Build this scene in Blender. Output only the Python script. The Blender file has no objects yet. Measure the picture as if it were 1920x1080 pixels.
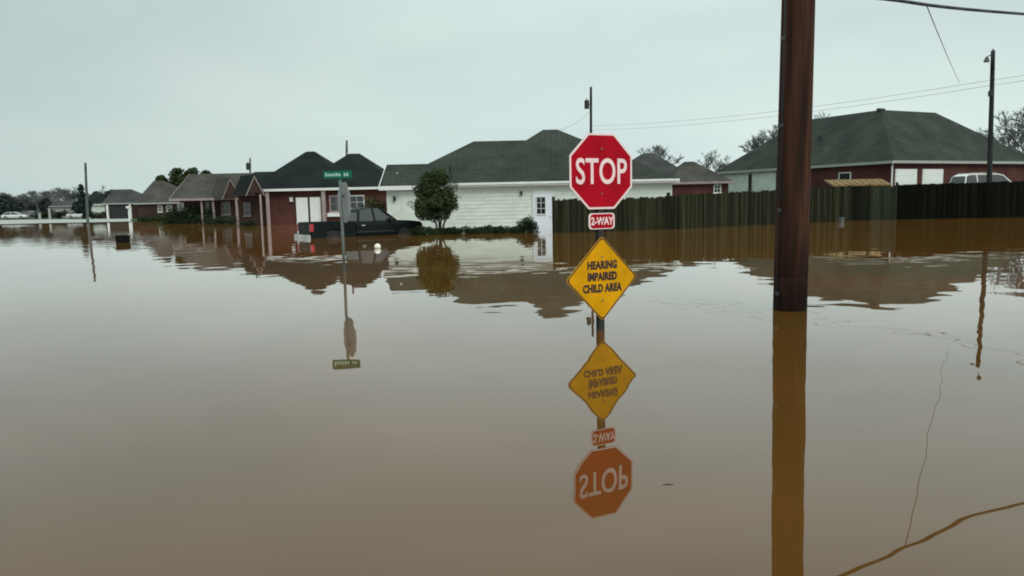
import bpy, bmesh, math, random
from mathutils import Vector, Matrix
rnd = random.Random(11)
S = bpy.context.scene
COL = S.collection
R = math.radians

# ------------------------------------------------------------------ camera
F = 1420.0                      # focal length in photo pixels (1920 wide)
CAMH = 1.30                     # metres above the flood water
ROLL = R(1.2)
PITCH = math.atan(160 * math.cos(ROLL) / F)
fwd = Vector((0, math.cos(PITCH), -math.sin(PITCH)))
up0 = Vector((0, math.sin(PITCH), math.cos(PITCH)))
rt0 = Vector((1, 0, 0))
RT = rt0 * math.cos(ROLL) - up0 * math.sin(ROLL)
UP = up0 * math.cos(ROLL) + rt0 * math.sin(ROLL)
CAM = Vector((0, 0, CAMH))
cd = bpy.data.cameras.new('camera'); cam = bpy.data.objects.new('camera', cd); COL.objects.link(cam)
m = Matrix.Identity(4)
for i in range(3):
    m[i][0] = RT[i]; m[i][1] = UP[i]; m[i][2] = -fwd[i]; m[i][3] = CAM[i]
cam.matrix_world = m
cd.sensor_width = 36; cd.lens = F / 1920 * 36; cd.clip_start = 0.05; cd.clip_end = 6000
S.camera = cam

# ------------------------------------------------------------------ sky, sun, exposure
SUN_EL, SUN_AZ = R(42), R(145)          # azimuth clockwise from +Y: right of and behind the camera
w = bpy.data.worlds.new('World'); S.world = w; w.use_nodes = True
nt = w.node_tree; N = nt.nodes; L = nt.links; N.clear()
out = N.new('ShaderNodeOutputWorld'); bg = N.new('ShaderNodeBackground'); L.new(bg.outputs[0], out.inputs[0])
sky = N.new('ShaderNodeTexSky'); sky.sky_type = 'NISHITA'; sky.sun_disc = False
sky.sun_elevation = SUN_EL; sky.sun_rotation = SUN_AZ; sky.dust_density = 6; sky.air_density = 1.0
tc = N.new('ShaderNodeTexCoord')
mp = N.new('ShaderNodeMapping'); mp.inputs['Scale'].default_value = (1.6, 1.6, 5.0); L.new(tc.outputs['Generated'], mp.inputs[0])
nz = N.new('ShaderNodeTexNoise'); nz.inputs['Scale'].default_value = 1.3; nz.inputs['Detail'].default_value = 4; nz.inputs['Roughness'].default_value = .45
L.new(mp.outputs[0], nz.inputs[0])
cr = N.new('ShaderNodeValToRGB'); L.new(nz.outputs['Fac'], cr.inputs[0])
cr.color_ramp.elements[0].position = .3; cr.color_ramp.elements[0].color = (5.75, 6.95, 6.85, 1)
cr.color_ramp.elements[1].position = .7; cr.color_ramp.elements[1].color = (7.1, 8.3, 7.95, 1)
# overcast cloud deck grows brighter towards the zenith
sp = N.new('ShaderNodeSeparateXYZ'); L.new(tc.outputs['Generated'], sp.inputs[0])
mr = N.new('ShaderNodeMapRange'); mr.inputs[1].default_value = .2; mr.inputs[2].default_value = 1; mr.inputs[3].default_value = 1.0; mr.inputs[4].default_value = 2.0
L.new(sp.outputs['Z'], mr.inputs[0])
ml = N.new('ShaderNodeMapRange'); ml.interpolation_type = 'SMOOTHSTEP'; ml.inputs[1].default_value = 0; ml.inputs[2].default_value = .24; ml.inputs[3].default_value = 1.13; ml.inputs[4].default_value = 1.0
L.new(sp.outputs['Z'], ml.inputs[0])
mh = N.new('ShaderNodeMapRange'); mh.interpolation_type = 'SMOOTHSTEP'; mh.inputs[1].default_value = -.8; mh.inputs[2].default_value = .25; mh.inputs[3].default_value = .80; mh.inputs[4].default_value = 1.03
L.new(sp.outputs['X'], mh.inputs[0])      # thicker cloud towards one side
mq = N.new('ShaderNodeMath'); mq.operation = 'MULTIPLY'; L.new(mr.outputs[0], mq.inputs[0]); L.new(mh.outputs[0], mq.inputs[1])
mw = N.new('ShaderNodeMath'); mw.operation = 'MULTIPLY'; L.new(mq.outputs[0], mw.inputs[0]); L.new(ml.outputs[0], mw.inputs[1]); mq = mw
vm = N.new('ShaderNodeVectorMath'); vm.operation = 'SCALE'; L.new(cr.outputs[0], vm.inputs[0]); L.new(mq.outputs[0], vm.inputs['Scale'])
mx = N.new('ShaderNodeMix'); mx.data_type = 'RGBA'; mx.inputs['Factor'].default_value = .92
L.new(sky.outputs[0], mx.inputs['A']); L.new(vm.outputs[0], mx.inputs['B']); L.new(mx.outputs['Result'], bg.inputs[0])
bg.inputs[1].default_value = 0.10
sl = bpy.data.lights.new('sun', 'SUN'); so = bpy.data.objects.new('sun', sl); COL.objects.link(so)
sl.energy = 1.2; sl.angle = R(25); sl.color = (1, .97, .92)
sd = Vector((math.sin(SUN_AZ) * math.cos(SUN_EL), math.cos(SUN_AZ) * math.cos(SUN_EL), math.sin(SUN_EL)))
so.rotation_euler = sd.to_track_quat('Z', 'Y').to_euler(); so.location = (20, -20, 40)
vs = S.view_settings; vs.view_transform = 'Standard'; vs.look = 'None'; vs.exposure = 0.0; vs.gamma = 1
vs.use_curve_mapping = False
S.render.filter_size = 1.6
S.cycles.filter_width = 1.9
S.cycles.use_denoising = True
S.cycles.max_bounces = 6

# ------------------------------------------------------------------ photo pixel -> place
def ray(px, py): return fwd + RT * ((px - 960) / F) + UP * ((540 - py) / F)
def W(px, py, z=0.0):
    d = ray(px, py); return CAM + d * ((z - CAMH) / d.z)
def AT(px, py, Y):
    d = ray(px, py); return CAM + d * (Y / d.y)
def ATZ(px, py, z): return W(px, py, z)

# ------------------------------------------------------------------ materials
def mat(name, col, rough=.7, var=.15, scale=3.0, bump=0.0, bscale=40.0, metal=0.0, spec=None, stretch=(1, 1, 1), col2=None, coat=0.0, rv=0.0):
    M = bpy.data.materials.new(name); M.use_nodes = True
    t = M.node_tree; b = t.nodes['Principled BSDF']; b.inputs['Roughness'].default_value = rough; b.inputs['Metallic'].default_value = metal
    if spec is not None: b.inputs['Specular IOR Level'].default_value = spec
    if coat: b.inputs['Coat Weight'].default_value = coat; b.inputs['Coat Roughness'].default_value = .08
    c = t.nodes.new('ShaderNodeTexCoord'); mpp = t.nodes.new('ShaderNodeMapping'); mpp.inputs['Scale'].default_value = stretch
    oi = t.nodes.new('ShaderNodeObjectInfo'); ad = t.nodes.new('ShaderNodeVectorMath'); ad.operation = 'ADD'
    sc = t.nodes.new('ShaderNodeVectorMath'); sc.operation = 'SCALE'; sc.inputs[0].default_value = (7, 13, 5); t.links.new(oi.outputs['Random'], sc.inputs['Scale'])
    t.links.new(c.outputs['Object'], ad.inputs[0]); t.links.new(sc.outputs[0], ad.inputs[1]); t.links.new(ad.outputs[0], mpp.inputs[0])
    n = t.nodes.new('ShaderNodeTexNoise'); n.inputs['Scale'].default_value = scale; n.inputs['Detail'].default_value = 5; t.links.new(mpp.outputs[0], n.inputs[0])
    r = t.nodes.new('ShaderNodeValToRGB'); r.color_ramp.elements[0].position = .3; r.color_ramp.elements[1].position = .7
    if col2 is None:
        a = [max(0, x * (1 - var)) for x in col]; z = [min(1, x * (1 + var)) for x in col]
    else: a, z = col, col2
    r.color_ramp.elements[0].color = (*a, 1); r.color_ramp.elements[1].color = (*z, 1)
    t.links.new(n.outputs['Fac'], r.inputs[0]); t.links.new(r.outputs[0], b.inputs['Base Color'])
    if rv:                                            # each plank weathered a little differently
        q = t.nodes.new('ShaderNodeMapRange'); q.inputs[3].default_value = 1 - rv; q.inputs[4].default_value = 1 + rv; t.links.new(oi.outputs['Random'], q.inputs[0])
        vv = t.nodes.new('ShaderNodeVectorMath'); vv.operation = 'SCALE'; t.links.new(r.outputs[0], vv.inputs[0]); t.links.new(q.outputs[0], vv.inputs['Scale']); t.links.new(vv.outputs[0], b.inputs['Base Color'])
    if bump:
        n2 = t.nodes.new('ShaderNodeTexNoise'); n2.inputs['Scale'].default_value = bscale; n2.inputs['Detail'].default_value = 3; t.links.new(mpp.outputs[0], n2.inputs[0])
        bp = t.nodes.new('ShaderNodeBump'); bp.inputs['Strength'].default_value = 1; bp.inputs['Distance'].default_value = bump
        t.links.new(n2.outputs['Fac'], bp.inputs['Height']); t.links.new(bp.outputs[0], b.inputs['Normal'])
    M['ramp'] = 1
    return M

def mat_courses(name, c1, c2, mortar, bw, bh, msize, rough=.9, bump=.01, blotch=.34):
    """bricks or shingles as fine relief, for walls and roofs too far to pick the pieces apart"""
    M = bpy.data.materials.new(name); M.use_nodes = True; t = M.node_tree; b = t.nodes['Principled BSDF']
    b.inputs['Roughness'].default_value = rough; b.inputs['Specular IOR Level'].default_value = .10
    c = t.nodes.new('ShaderNodeTexCoord'); s = t.nodes.new('ShaderNodeSeparateXYZ'); t.links.new(c.outputs['Object'], s.inputs[0])
    a = t.nodes.new('ShaderNodeMath'); a.operation = 'ADD'; t.links.new(s.outputs[0], a.inputs[0]); t.links.new(s.outputs[1], a.inputs[1])
    cb = t.nodes.new('ShaderNodeCombineXYZ'); t.links.new(a.outputs[0], cb.inputs[0]); t.links.new(s.outputs[2], cb.inputs[1])
    br = t.nodes.new('ShaderNodeTexBrick'); br.inputs['Scale'].default_value = 1; br.inputs['Brick Width'].default_value = bw; br.inputs['Row Height'].default_value = bh
    br.inputs['Mortar Size'].default_value = msize; br.inputs['Color1'].default_value = (*c1, 1); br.inputs['Color2'].default_value = (*c2, 1); br.inputs['Mortar'].default_value = (*mortar, 1)
    br.inputs['Bias'].default_value = 0
    t.links.new(cb.outputs[0], br.inputs[0])
    n = t.nodes.new('ShaderNodeTexNoise'); n.inputs['Scale'].default_value = .55; n.inputs['Detail'].default_value = 6; t.links.new(c.outputs['Object'], n.inputs[0])
    mrr = t.nodes.new('ShaderNodeMapRange'); mrr.inputs[1].default_value = .25; mrr.inputs[2].default_value = .75; mrr.inputs[3].default_value = 1 - blotch; mrr.inputs[4].default_value = 1 + blotch
    t.links.new(n.outputs['Fac'], mrr.inputs[0])
    v = t.nodes.new('ShaderNodeVectorMath'); v.operation = 'SCALE'; t.links.new(br.outputs['Color'], v.inputs[0]); t.links.new(mrr.outputs[0], v.inputs['Scale'])
    t.links.new(v.outputs[0], b.inputs['Base Color'])
    bp = t.nodes.new('ShaderNodeBump'); bp.inputs['Distance'].default_value = bump; bp.invert = True
    t.links.new(br.outputs['Fac'], bp.inputs['Height']); t.links.new(bp.outputs[0], b.inputs['Normal'])
    return M

def mat_leaf(name, c1, c2):
    M = mat(name, c1, .65, scale=1.1, col2=c2, spec=.2)
    return M

def mat_flat(name, col, rough=.5, metal=0.0, spec=.5):
    return mat(name, col, rough, var=.05, scale=4, metal=metal, spec=spec)

G = {}
G['white_siding'] = mat('white_siding', (.62, .68, .62), .65, var=.10, scale=1.6, bump=.002, bscale=14)
G['white_trim'] = mat('white_trim', (.72, .74, .71), .55, var=.06, scale=2)
G['white_door'] = mat('white_door', (.72, .76, .84), .45, var=.04, scale=3)
G['pink_trim'] = mat('aged_trim', (.30, .235, .22), .6, var=.15, scale=2)
G['brick_red'] = mat_courses('red_brick', (.100, .026, .021), (.062, .018, .015), (.12, .08, .07), .21, .075, .010)
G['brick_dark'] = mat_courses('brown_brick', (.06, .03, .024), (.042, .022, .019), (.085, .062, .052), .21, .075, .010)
G['roof_green'] = mat_courses('grey_green_shingle', (.046, .056, .045), (.033, .041, .034), (.026, .031, .026), .33, .085, .010, bump=.012)
G['roof_dark'] = mat_courses('charcoal_shingle', (.015, .022, .021), (.010, .016, .016), (.007, .009, .009), .33, .085, .010, bump=.012)
G['roof_brown'] = mat_courses('weathered_brown_shingle', (.085, .078, .068), (.060, .056, .050), (.035, .032, .03), .33, .085, .010, bump=.012, blotch=.35)
G['roof_grey'] = mat_courses('slate_grey_shingle', (.07, .072, .07), (.05, .053, .052), (.03, .03, .03), .33, .085, .010, bump=.012)
G['soffit'] = mat('soffit_board', (.32, .33, .31), .8, var=.1)
G['glass'] = mat('window_glass', (.02, .025, .028), .06, var=.2, scale=.8, spec=.8)
G['curtain'] = mat('curtain', (.42, .40, .38), .9, var=.12, scale=5, stretch=(4, 4, .3))
G['fence_wood'] = mat('weathered_fence_wood', (.010, .012, .006), .95, scale=2.2, bump=.004, bscale=30, stretch=(3, 3, .35), col2=(.036, .036, .021), spec=.05, rv=.45)
G['fence_grey'] = mat('grey_fence_wood', (.018, .023, .015), .95, scale=2.2, bump=.004, bscale=30, stretch=(3, 3, .35), col2=(.034, .038, .026), spec=.05, rv=.3)
G['fence_dark'] = mat('dark_stained_wood', (.0035, .0045, .003), .9, scale=2.2, bump=.004, bscale=30, stretch=(3, 3, .35), col2=(.008, .009, .005), spec=.03, rv=.4)
G['fence_mid'] = mat('dark_gate_wood', (.007, .009, .005), .9, scale=2.2, bump=.004, bscale=30, stretch=(3, 3, .35), col2=(.014, .015, .009), spec=.04, rv=.4)  # darker planks than the weathered fence, tone varied per plank
G['tan'] = mat('tan_roofing', (.17, .105, .032), .8, var=.25, scale=3)
G['pole_far'] = mat('tarred_pole', (.022, .026, .026), .85, var=.3, scale=5, stretch=(1, 1, .2), spec=.2)
G['pole_grey'] = mat('weathered_grey_pole', (.09, .10, .10), .85, var=.25, scale=5, stretch=(1, 1, .2), spec=.2)
G['cable'] = mat('black_cable', (.012, .013, .014), .6, var=.1)
G['metal_dark'] = mat('dark_metal', (.02, .022, .024), .5, var=.15, metal=.3)
G['galv'] = mat('galvanised_steel', (.13, .15, .145), .6, var=.2, scale=9, metal=.3)
G['sign_back'] = mat('bare_aluminium', (.30, .31, .30), .45, var=.10, scale=7, metal=.4)
G['post_dark'] = mat('dark_channel_steel', (.014, .014, .012), .7, var=.3, scale=18)
G['sign_red'] = mat('red_reflective_sheeting', (.37, .002, .013), .6, var=.16, scale=5, spec=.08)
G['sign_white'] = mat('white_reflective_sheeting', (.80, .62, .62), .5, var=.06, scale=6, spec=.15)
G['sign_yellow'] = mat('yellow_reflective_sheeting', (.60, .285, .003), .6, var=.15, scale=6, spec=.06)
G['sign_black'] = mat('black_legend', (.022, .008, .004), .5, var=.1)
G['sign_green'] = mat('green_reflective_sheeting', (.004, .10, .058), .6, var=.15, scale=8, spec=.15)
G['sign_mint'] = mat('faded_white_legend', (.26, .46, .38), .6, var=.1)
G['truck_paint'] = mat('dark_green_paint', (.0045, .008, .007), .5, var=.3, scale=2, spec=.12)
G['black_plastic'] = mat('black_plastic', (.010, .011, .012), .6, var=.2)
G['chrome'] = mat('dull_chrome', (.45, .45, .44), .25, var=.1, metal=.85)
G['tail_red'] = mat('tail_lamp_red', (.38, .012, .03), .25, var=.1)
G['lamp_clear'] = mat('clear_lamp', (.55, .56, .55), .2, var=.1)
G['rubber'] = mat('tyre_rubber', (.012, .012, .012), .85, var=.2)
G['white_paint'] = mat('white_car_paint', (.70, .71, .70), .3, var=.04, coat=.5)
G['grey_paint'] = mat('grey_car_paint', (.14, .15, .16), .3, var=.1, coat=.5)
G['blue_paint'] = mat('dark_blue_car_paint', (.03, .04, .06), .3, var=.1, coat=.5)
G['bin'] = mat('dark_bin_plastic', (.006, .006, .005), .7, var=.25, spec=.1)
G['foam'] = mat('white_foam', (.82, .78, .70), .6, var=.05)
G['leaf_dark'] = mat('dark_evergreen_leaf', (.008, .018, .006), .65, scale=5.0, col2=(.058, .080, .026), spec=.2)
G['leaf_hedge'] = mat_leaf('hedge_leaf', (.008, .018, .006), (.028, .045, .014))
G['leaf_blue'] = mat_leaf('blue_conifer_leaf', (.012, .024, .022), (.035, .052, .045))
G['leaf_far'] = mat_leaf('hazed_evergreen_leaf', (.018, .028, .026), (.045, .058, .052))  # lighter, greyer green with the haze of distant trees painted in
G['bark'] = mat('bark', (.045, .036, .028), .9, var=.3, scale=6, stretch=(1, 1, .3))
G['bark_hazed'] = mat('hazed_winter_bark', (.11, .115, .115), .9, var=.3, scale=6)  # kept pale: distance haze is put into the bark colour
G['grass'] = mat('lawn', (.022, .042, .014), .9, scale=.5, col2=(.062, .082, .036), bump=.03, bscale=9, spec=.1)
G['concrete'] = mat('pale_concrete', (.33, .35, .32), .85, var=.10, scale=.7)

# the pole at hand: creosoted wood, streaked, soaked dark up to the tide mark
def make_pole_mat():
    M = mat('creosoted_wood', (.020, .011, .008), .85, scale=3.2, bump=.006, bscale=22, stretch=(5, 5, .32), col2=(.072, .031, .019), spec=.08)
    t = M.node_tree; b = t.nodes['Principled BSDF']
    src = b.inputs['Base Color'].links[0].from_socket
    c = t.nodes.new('ShaderNodeTexCoord'); s = t.nodes.new('ShaderNodeSeparateXYZ'); t.links.new(c.outputs['Object'], s.inputs[0])
    n = t.nodes.new('ShaderNodeTexNoise'); n.inputs['Scale'].default_value = 5; mpp = t.nodes.new('ShaderNodeMapping'); mpp.inputs['Scale'].default_value = (3, 3, .6)
    t.links.new(c.outputs['Object'], mpp.inputs[0]); t.links.new(mpp.outputs[0], n.inputs[0])
    a = t.nodes.new('ShaderNodeMath'); a.operation = 'MULTIPLY_ADD'; a.inputs[1].default_value = -.55; t.links.new(n.outputs['Fac'], a.inputs[0]); t.links.new(s.outputs[2], a.inputs[2])
    mrr = t.nodes.new('ShaderNodeMapRange'); mrr.inputs[1].default_value = .55; mrr.inputs[2].default_value = 1.25; mrr.inputs[3].default_value = .22; mrr.inputs[4].default_value = 1
    t.links.new(a.outputs[0], mrr.inputs[0])
    v = t.nodes.new('ShaderNodeVectorMath'); v.operation = 'SCALE'; t.links.new(src, v.inputs[0]); t.links.new(mrr.outputs[0], v.inputs['Scale'])
    t.links.new(v.outputs[0], b.inputs['Base Color'])
    return M
G['pole_near'] = make_pole_mat()

# muddy flood water: silty brown body under a smooth reflecting skin with faint ripples
def make_water():
    M = bpy.data.materials.new('flood_water'); M.use_nodes = True; t = M.node_tree; b = t.nodes['Principled BSDF']
    b.inputs['Roughness'].default_value = 1; b.inputs['Specular IOR Level'].default_value = 0
    c = t.nodes.new('ShaderNodeTexCoord')
    n0 = t.nodes.new('ShaderNodeTexNoise'); n0.inputs['Scale'].default_value = .28; n0.inputs['Detail'].default_value = 4; n0.inputs['Distortion'].default_value = 1.2
    t.links.new(c.outputs['Object'], n0.inputs[0])
    r = t.nodes.new('ShaderNodeValToRGB'); r.color_ramp.elements[0].position = .3; r.color_ramp.elements[1].position = .72
    r.color_ramp.elements[0].color = (.074, .036, .006, 1); r.color_ramp.elements[1].color = (.116, .045, .009, 1)
    t.links.new(n0.outputs['Fac'], r.inputs[0]); t.links.new(r.outputs[0], b.inputs['Base Color'])
    # two ripple lengths, stronger in some patches than in others
    def noise(scale, det, off):
        mpp = t.nodes.new('ShaderNodeMapping'); mpp.inputs['Location'].default_value = off; t.links.new(c.outputs['Object'], mpp.inputs[0])
        n = t.nodes.new('ShaderNodeTexNoise'); n.inputs['Scale'].default_value = scale; n.inputs['Detail'].default_value = det; n.inputs['Roughness'].default_value = .4
        t.links.new(mpp.outputs[0], n.inputs[0]); return n
    a = noise(1.15, 1.0, (3, 1, 0)); d = noise(3.1, 1.0, (9, 4, 0)); p = noise(.12, 2, (40, 7, 0))
    mm = t.nodes.new('ShaderNodeMath'); mm.operation = 'MULTIPLY_ADD'; mm.inputs[1].default_value = .12
    t.links.new(d.outputs['Fac'], mm.inputs[0]); t.links.new(a.outputs['Fac'], mm.inputs[2])
    pr = t.nodes.new('ShaderNodeMapRange'); pr.inputs[1].default_value = .35; pr.inputs[2].default_value = .65; pr.inputs[3].default_value = .45; pr.inputs[4].default_value = 1.25
    t.links.new(p.outputs['Fac'], pr.inputs[0])
    mu = t.nodes.new('ShaderNodeMath'); mu.operation = 'MULTIPLY'; t.links.new(mm.outputs[0], mu.inputs[0]); t.links.new(pr.outputs[0], mu.inputs[1])
    bp = t.nodes.new('ShaderNodeBump'); bp.inputs['Strength'].default_value = 1; bp.inputs['Distance'].default_value = .0060
    t.links.new(mu.outputs[0], bp.inputs['Height'])
    # silt body below, mirror skin above, weighed by Fresnel reflection
    gl = t.nodes.new('ShaderNodeBsdfGlossy'); gl.inputs['Roughness'].default_value = .012; t.links.new(bp.outputs[0], gl.inputs['Normal'])
    fr = t.nodes.new('ShaderNodeFresnel'); fr.inputs['IOR'].default_value = 1.333
    iv = t.nodes.new('ShaderNodeMath'); iv.operation = 'SUBTRACT'; iv.inputs[0].default_value = 1; t.links.new(fr.outputs[0], iv.inputs[1])
    p2 = t.nodes.new('ShaderNodeMath'); p2.operation = 'POWER'; p2.inputs[1].default_value = 1.45; t.links.new(iv.outputs[0], p2.inputs[0])
    pw = t.nodes.new('ShaderNodeMath'); pw.operation = 'SUBTRACT'; pw.inputs[0].default_value = 1; t.links.new(p2.outputs[0], pw.inputs[1])
    # the silt scatters on even at low angles: body = silt * (1 - 0.75 F), skin = F (together well below 1)
    wb_ = t.nodes.new('ShaderNodeMath'); wb_.operation = 'MULTIPLY_ADD'; wb_.inputs[1].default_value = -.75; wb_.inputs[2].default_value = 1; t.links.new(pw.outputs[0], wb_.inputs[0])
    sb = t.nodes.new('ShaderNodeVectorMath'); sb.operation = 'SCALE'; t.links.new(r.outputs[0], sb.inputs[0]); t.links.new(wb_.outputs[0], sb.inputs['Scale']); t.links.new(sb.outputs[0], b.inputs['Base Color'])
    cg_ = t.nodes.new('ShaderNodeCombineXYZ')
    for i_ in range(3): t.links.new(pw.outputs[0], cg_.inputs[i_])
    t.links.new(cg_.outputs[0], gl.inputs['Color'])
    ms = t.nodes.new('ShaderNodeAddShader'); t.links.new(b.outputs[0], ms.inputs[0]); t.links.new(gl.outputs[0], ms.inputs[1])
    t.links.new(ms.outputs[0], t.nodes['Material Output'].inputs['Surface'])
    return M
G['water'] = make_water()

# ------------------------------------------------------------------ building blocks
class MB:
    def __init__(s): s.v = []; s.f = []
    def add(s, vs, fs):
        k = len(s.v); s.v += [tuple(x) for x in vs]; s.f += [tuple(i + k for i in f) for f in fs]; return s
    def box(s, x0, x1, y0, y1, z0, z1):
        return s.add([(x0, y0, z0), (x1, y0, z0), (x1, y1, z0), (x0, y1, z0), (x0, y0, z1), (x1, y0, z1), (x1, y1, z1), (x0, y1, z1)],
                     [(0, 3, 2, 1), (4, 5, 6, 7), (0, 1, 5, 4), (1, 2, 6, 5), (2, 3, 7, 6), (3, 0, 4, 7)])
    def prism(s, pts, y0, y1):
        """profile in x,z pushed from y0 to y1"""
        n = len(pts); vs = [(x, y0, z) for x, z in pts] + [(x, y1, z) for x, z in pts]
        return s.add(vs, [tuple(range(n)), tuple(range(2 * n - 1, n - 1, -1))] + [(i, i + n, (i + 1) % n + n, (i + 1) % n) for i in range(n)])
    def tube(s, p0, p1, r0, r1=None, n=8, caps=True):
        r1 = r0 if r1 is None else r1; p0 = Vector(p0); p1 = Vector(p1); d = (p1 - p0).normalized()
        a = d.orthogonal().normalized(); b = d.cross(a); vs = []
        for p, r in ((p0, r0), (p1, r1)):
            for i in range(n):
                t = 2 * math.pi * i / n; vs.append(p + a * (r * math.cos(t)) + b * (r * math.sin(t)))
        fs = [(i, (i + 1) % n, (i + 1) % n + n, i + n) for i in range(n)]
        if caps: fs += [tuple(range(n - 1, -1, -1)), tuple(range(n, 2 * n))]
        return s.add(vs, fs)
    def path(s, pts, r, n=6):
        for a, b in zip(pts[:-1], pts[1:]): s.tube(a, b, r, r, n)
        return s
    def ball(s, c, rx, ry, rz, nu=12, nv=8):
        vs = []; fs = []
        for j in range(1, nv):
            for i in range(nu):
                t = math.pi * j / nv; u = 2 * math.pi * i / nu
                vs.append((c[0] + rx * math.sin(t) * math.cos(u), c[1] + ry * math.sin(t) * math.sin(u), c[2] + rz * math.cos(t)))
        T = len(vs); vs += [(c[0], c[1], c[2] + rz), (c[0], c[1], c[2] - rz)]
        for j in range(nv - 2):
            for i in range(nu):
                a = j * nu + i; b = j * nu + (i + 1) % nu; fs.append((a, a + nu, b + nu, b))
        for i in range(nu):
            fs.append((T, i, (i + 1) % nu)); fs.append((T + 1, (nv - 2) * nu + (i + 1) % nu, (nv - 2) * nu + i))
        return s.add(vs, fs)
    def mesh(s, name, material):
        me = bpy.data.meshes.new(name); me.from_pydata(s.v, [], s.f); me.materials.append(G[material] if isinstance(material, str) else material); me.update(); return me
    def build(s, name, material, parent=None, smooth=False, bevel=0.0):
        me = s.mesh(name, material)
        if bevel:
            bm = bmesh.new(); bm.from_mesh(me); bmesh.ops.recalc_face_normals(bm, faces=bm.faces)
            es = [e for e in bm.edges if len(e.link_faces) == 2 and e.calc_face_angle(0) > .5]
            bmesh.ops.bevel(bm, geom=es, offset=bevel, segments=2, profile=.7, affect='EDGES'); bm.to_mesh(me); bm.free()
        if smooth:
            for p in me.polygons: p.use_smooth = True
        o = bpy.data.objects.new(name, me); COL.objects.link(o); o.parent = parent; return o

def tag(o, label, cat, group=None, kind=None):
    if label: o['label'] = label
    if cat: o['category'] = cat
    if group: o['group'] = group
    if kind: o['kind'] = kind
    return o
def thing(name, label, cat, loc=(0, 0, 0), rz=0.0, group=None):
    o = bpy.data.objects.new(name, None); COL.objects.link(o); o.location = loc; o.rotation_euler = (0, 0, rz); o.empty_display_size = .3
    return tag(o, label, cat, group)
def inst(me, name, parent, loc, rot=(0, 0, 0), sc=(1, 1, 1)):
    o = bpy.data.objects.new(name, me); COL.objects.link(o); o.parent = parent; o.location = loc; o.rotation_euler = rot; o.scale = sc; return o
def copy_tree(o, parent=None):
    c = o.copy(); COL.objects.link(c); c.parent = parent
    for ch in list(o.children): copy_tree(ch, c)
    return c
def text(body, size, name, material, parent, loc, xs=1.0, offset=0.0, ext=.002, spacing=1.0):
    cu = bpy.data.curves.new(name, 'FONT'); cu.body = body; cu.size = size; cu.align_x = 'CENTER'; cu.align_y = 'CENTER'; cu.offset = offset; cu.extrude = ext; cu.space_character = spacing
    cu.resolution_u = 4
    o = bpy.data.objects.new(name, cu); COL.objects.link(o)
    dg = bpy.context.evaluated_depsgraph_get(); dg.update()
    me = bpy.data.meshes.new_from_object(o.evaluated_get(dg)); bpy.data.objects.remove(o)
    me.materials.clear(); me.materials.append(G[material])
    r = bpy.data.objects.new(name, me); COL.objects.link(r); r.parent = parent; r.location = loc; r.rotation_euler = (R(90), 0, 0); r.scale = (xs, 1, 1)
    return r

# ------------------------------------------------------------------ the setting
def sst(a, b, x):
    t = max(0, min(1, (x - a) / (b - a))); return t * t * (3 - 2 * t)
def gz(x, y):
    z = -.55 + .58 * sst(84, 92, y) + .5 * sst(135, 200, y)
    z = max(z, -.55 + 1.5 * sst(44, 54, y) * sst(13, 18, x))
    return z
def ground():
    xs = [-2500, -900, -400, -250, -180] + [-140 + 4 * i for i in range(71)] + [180, 250, 400, 900, 2500]
    ys = [-600, -100, -20, 0, 20, 30, 36] + [40 + 2 * i for i in range(30)] + [102, 110, 120, 130, 140, 150, 165, 180, 200, 240, 320, 500, 900, 1600, 3000]
    mb = MB(); nx = len(xs)
    vs = [(x, y, gz(x, y) + (.03 * math.sin(x * 1.3) * math.sin(y * .9) if gz(x, y) > .1 else 0)) for y in ys for x in xs]
    fs = [(j * nx + i, j * nx + i + 1, (j + 1) * nx + i + 1, (j + 1) * nx + i) for j in range(len(ys) - 1) for i in range(nx - 1)]
    mb.add(vs, fs); return mb.build('ground', 'grass', smooth=True)
tag(ground(), 'green lawn rising out of the flood beyond the houses', None, kind='structure')
wm = MB(); wm.add([(-2500, -600, 0), (2500, -600, 0), (2500, 3000, 0), (-2500, 3000, 0)], [(0, 1, 2, 3)])
tag(wm.build('water', 'water'), 'still muddy brown flood water covering the street', None, kind='structure')
rm = MB()
rp_ = [(-120, 422, 413.5), (0, 420.5, 412.5), (80, 418.5, 411.5), (160, 417, 410.5), (246, 415.3, 409.5)]
rm.add([ATZ(x, y, .055) for x, y, y2 in rp_] + [ATZ(x, y2, .055) for x, y, y2 in rp_], [(i, i + 1, i + 6, i + 5) for i in range(4)])
tag(rm.build('road', 'concrete'), 'pale wet concrete street coming out of the water', None, kind='structure')

# ------------------------------------------------------------------ signs at the corner
def octagon(r):      # across flats = 2r
    k = r / math.cos(math.pi / 8); return [(k * math.cos(math.pi / 8 + i * math.pi / 4), k * math.sin(math.pi / 8 + i * math.pi / 4)) for i in range(8)]
def round_poly(pts, rad, n=4):
    o = []; m_ = len(pts)
    for i in range(m_):
        p = Vector(pts[i]); a = Vector(pts[i - 1]); b = Vector(pts[(i + 1) % m_]); da = (a - p).normalized(); db = (b - p).normalized()
        ang = da.angle(db); t = rad / math.tan(ang / 2); cc = p + (da + db).normalized() * (rad / math.sin(ang / 2))
        s0 = p + da * t - cc; s1 = p + db * t - cc; a0 = math.atan2(s0.y, s0.x); a1 = math.atan2(s1.y, s1.x); dl = (a1 - a0 + math.pi) % (2 * math.pi) - math.pi
        for k in range(n + 1): o.append((cc.x + rad * math.cos(a0 + dl * k / n), cc.y + rad * math.sin(a0 + dl * k / n)))
    return o
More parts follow.
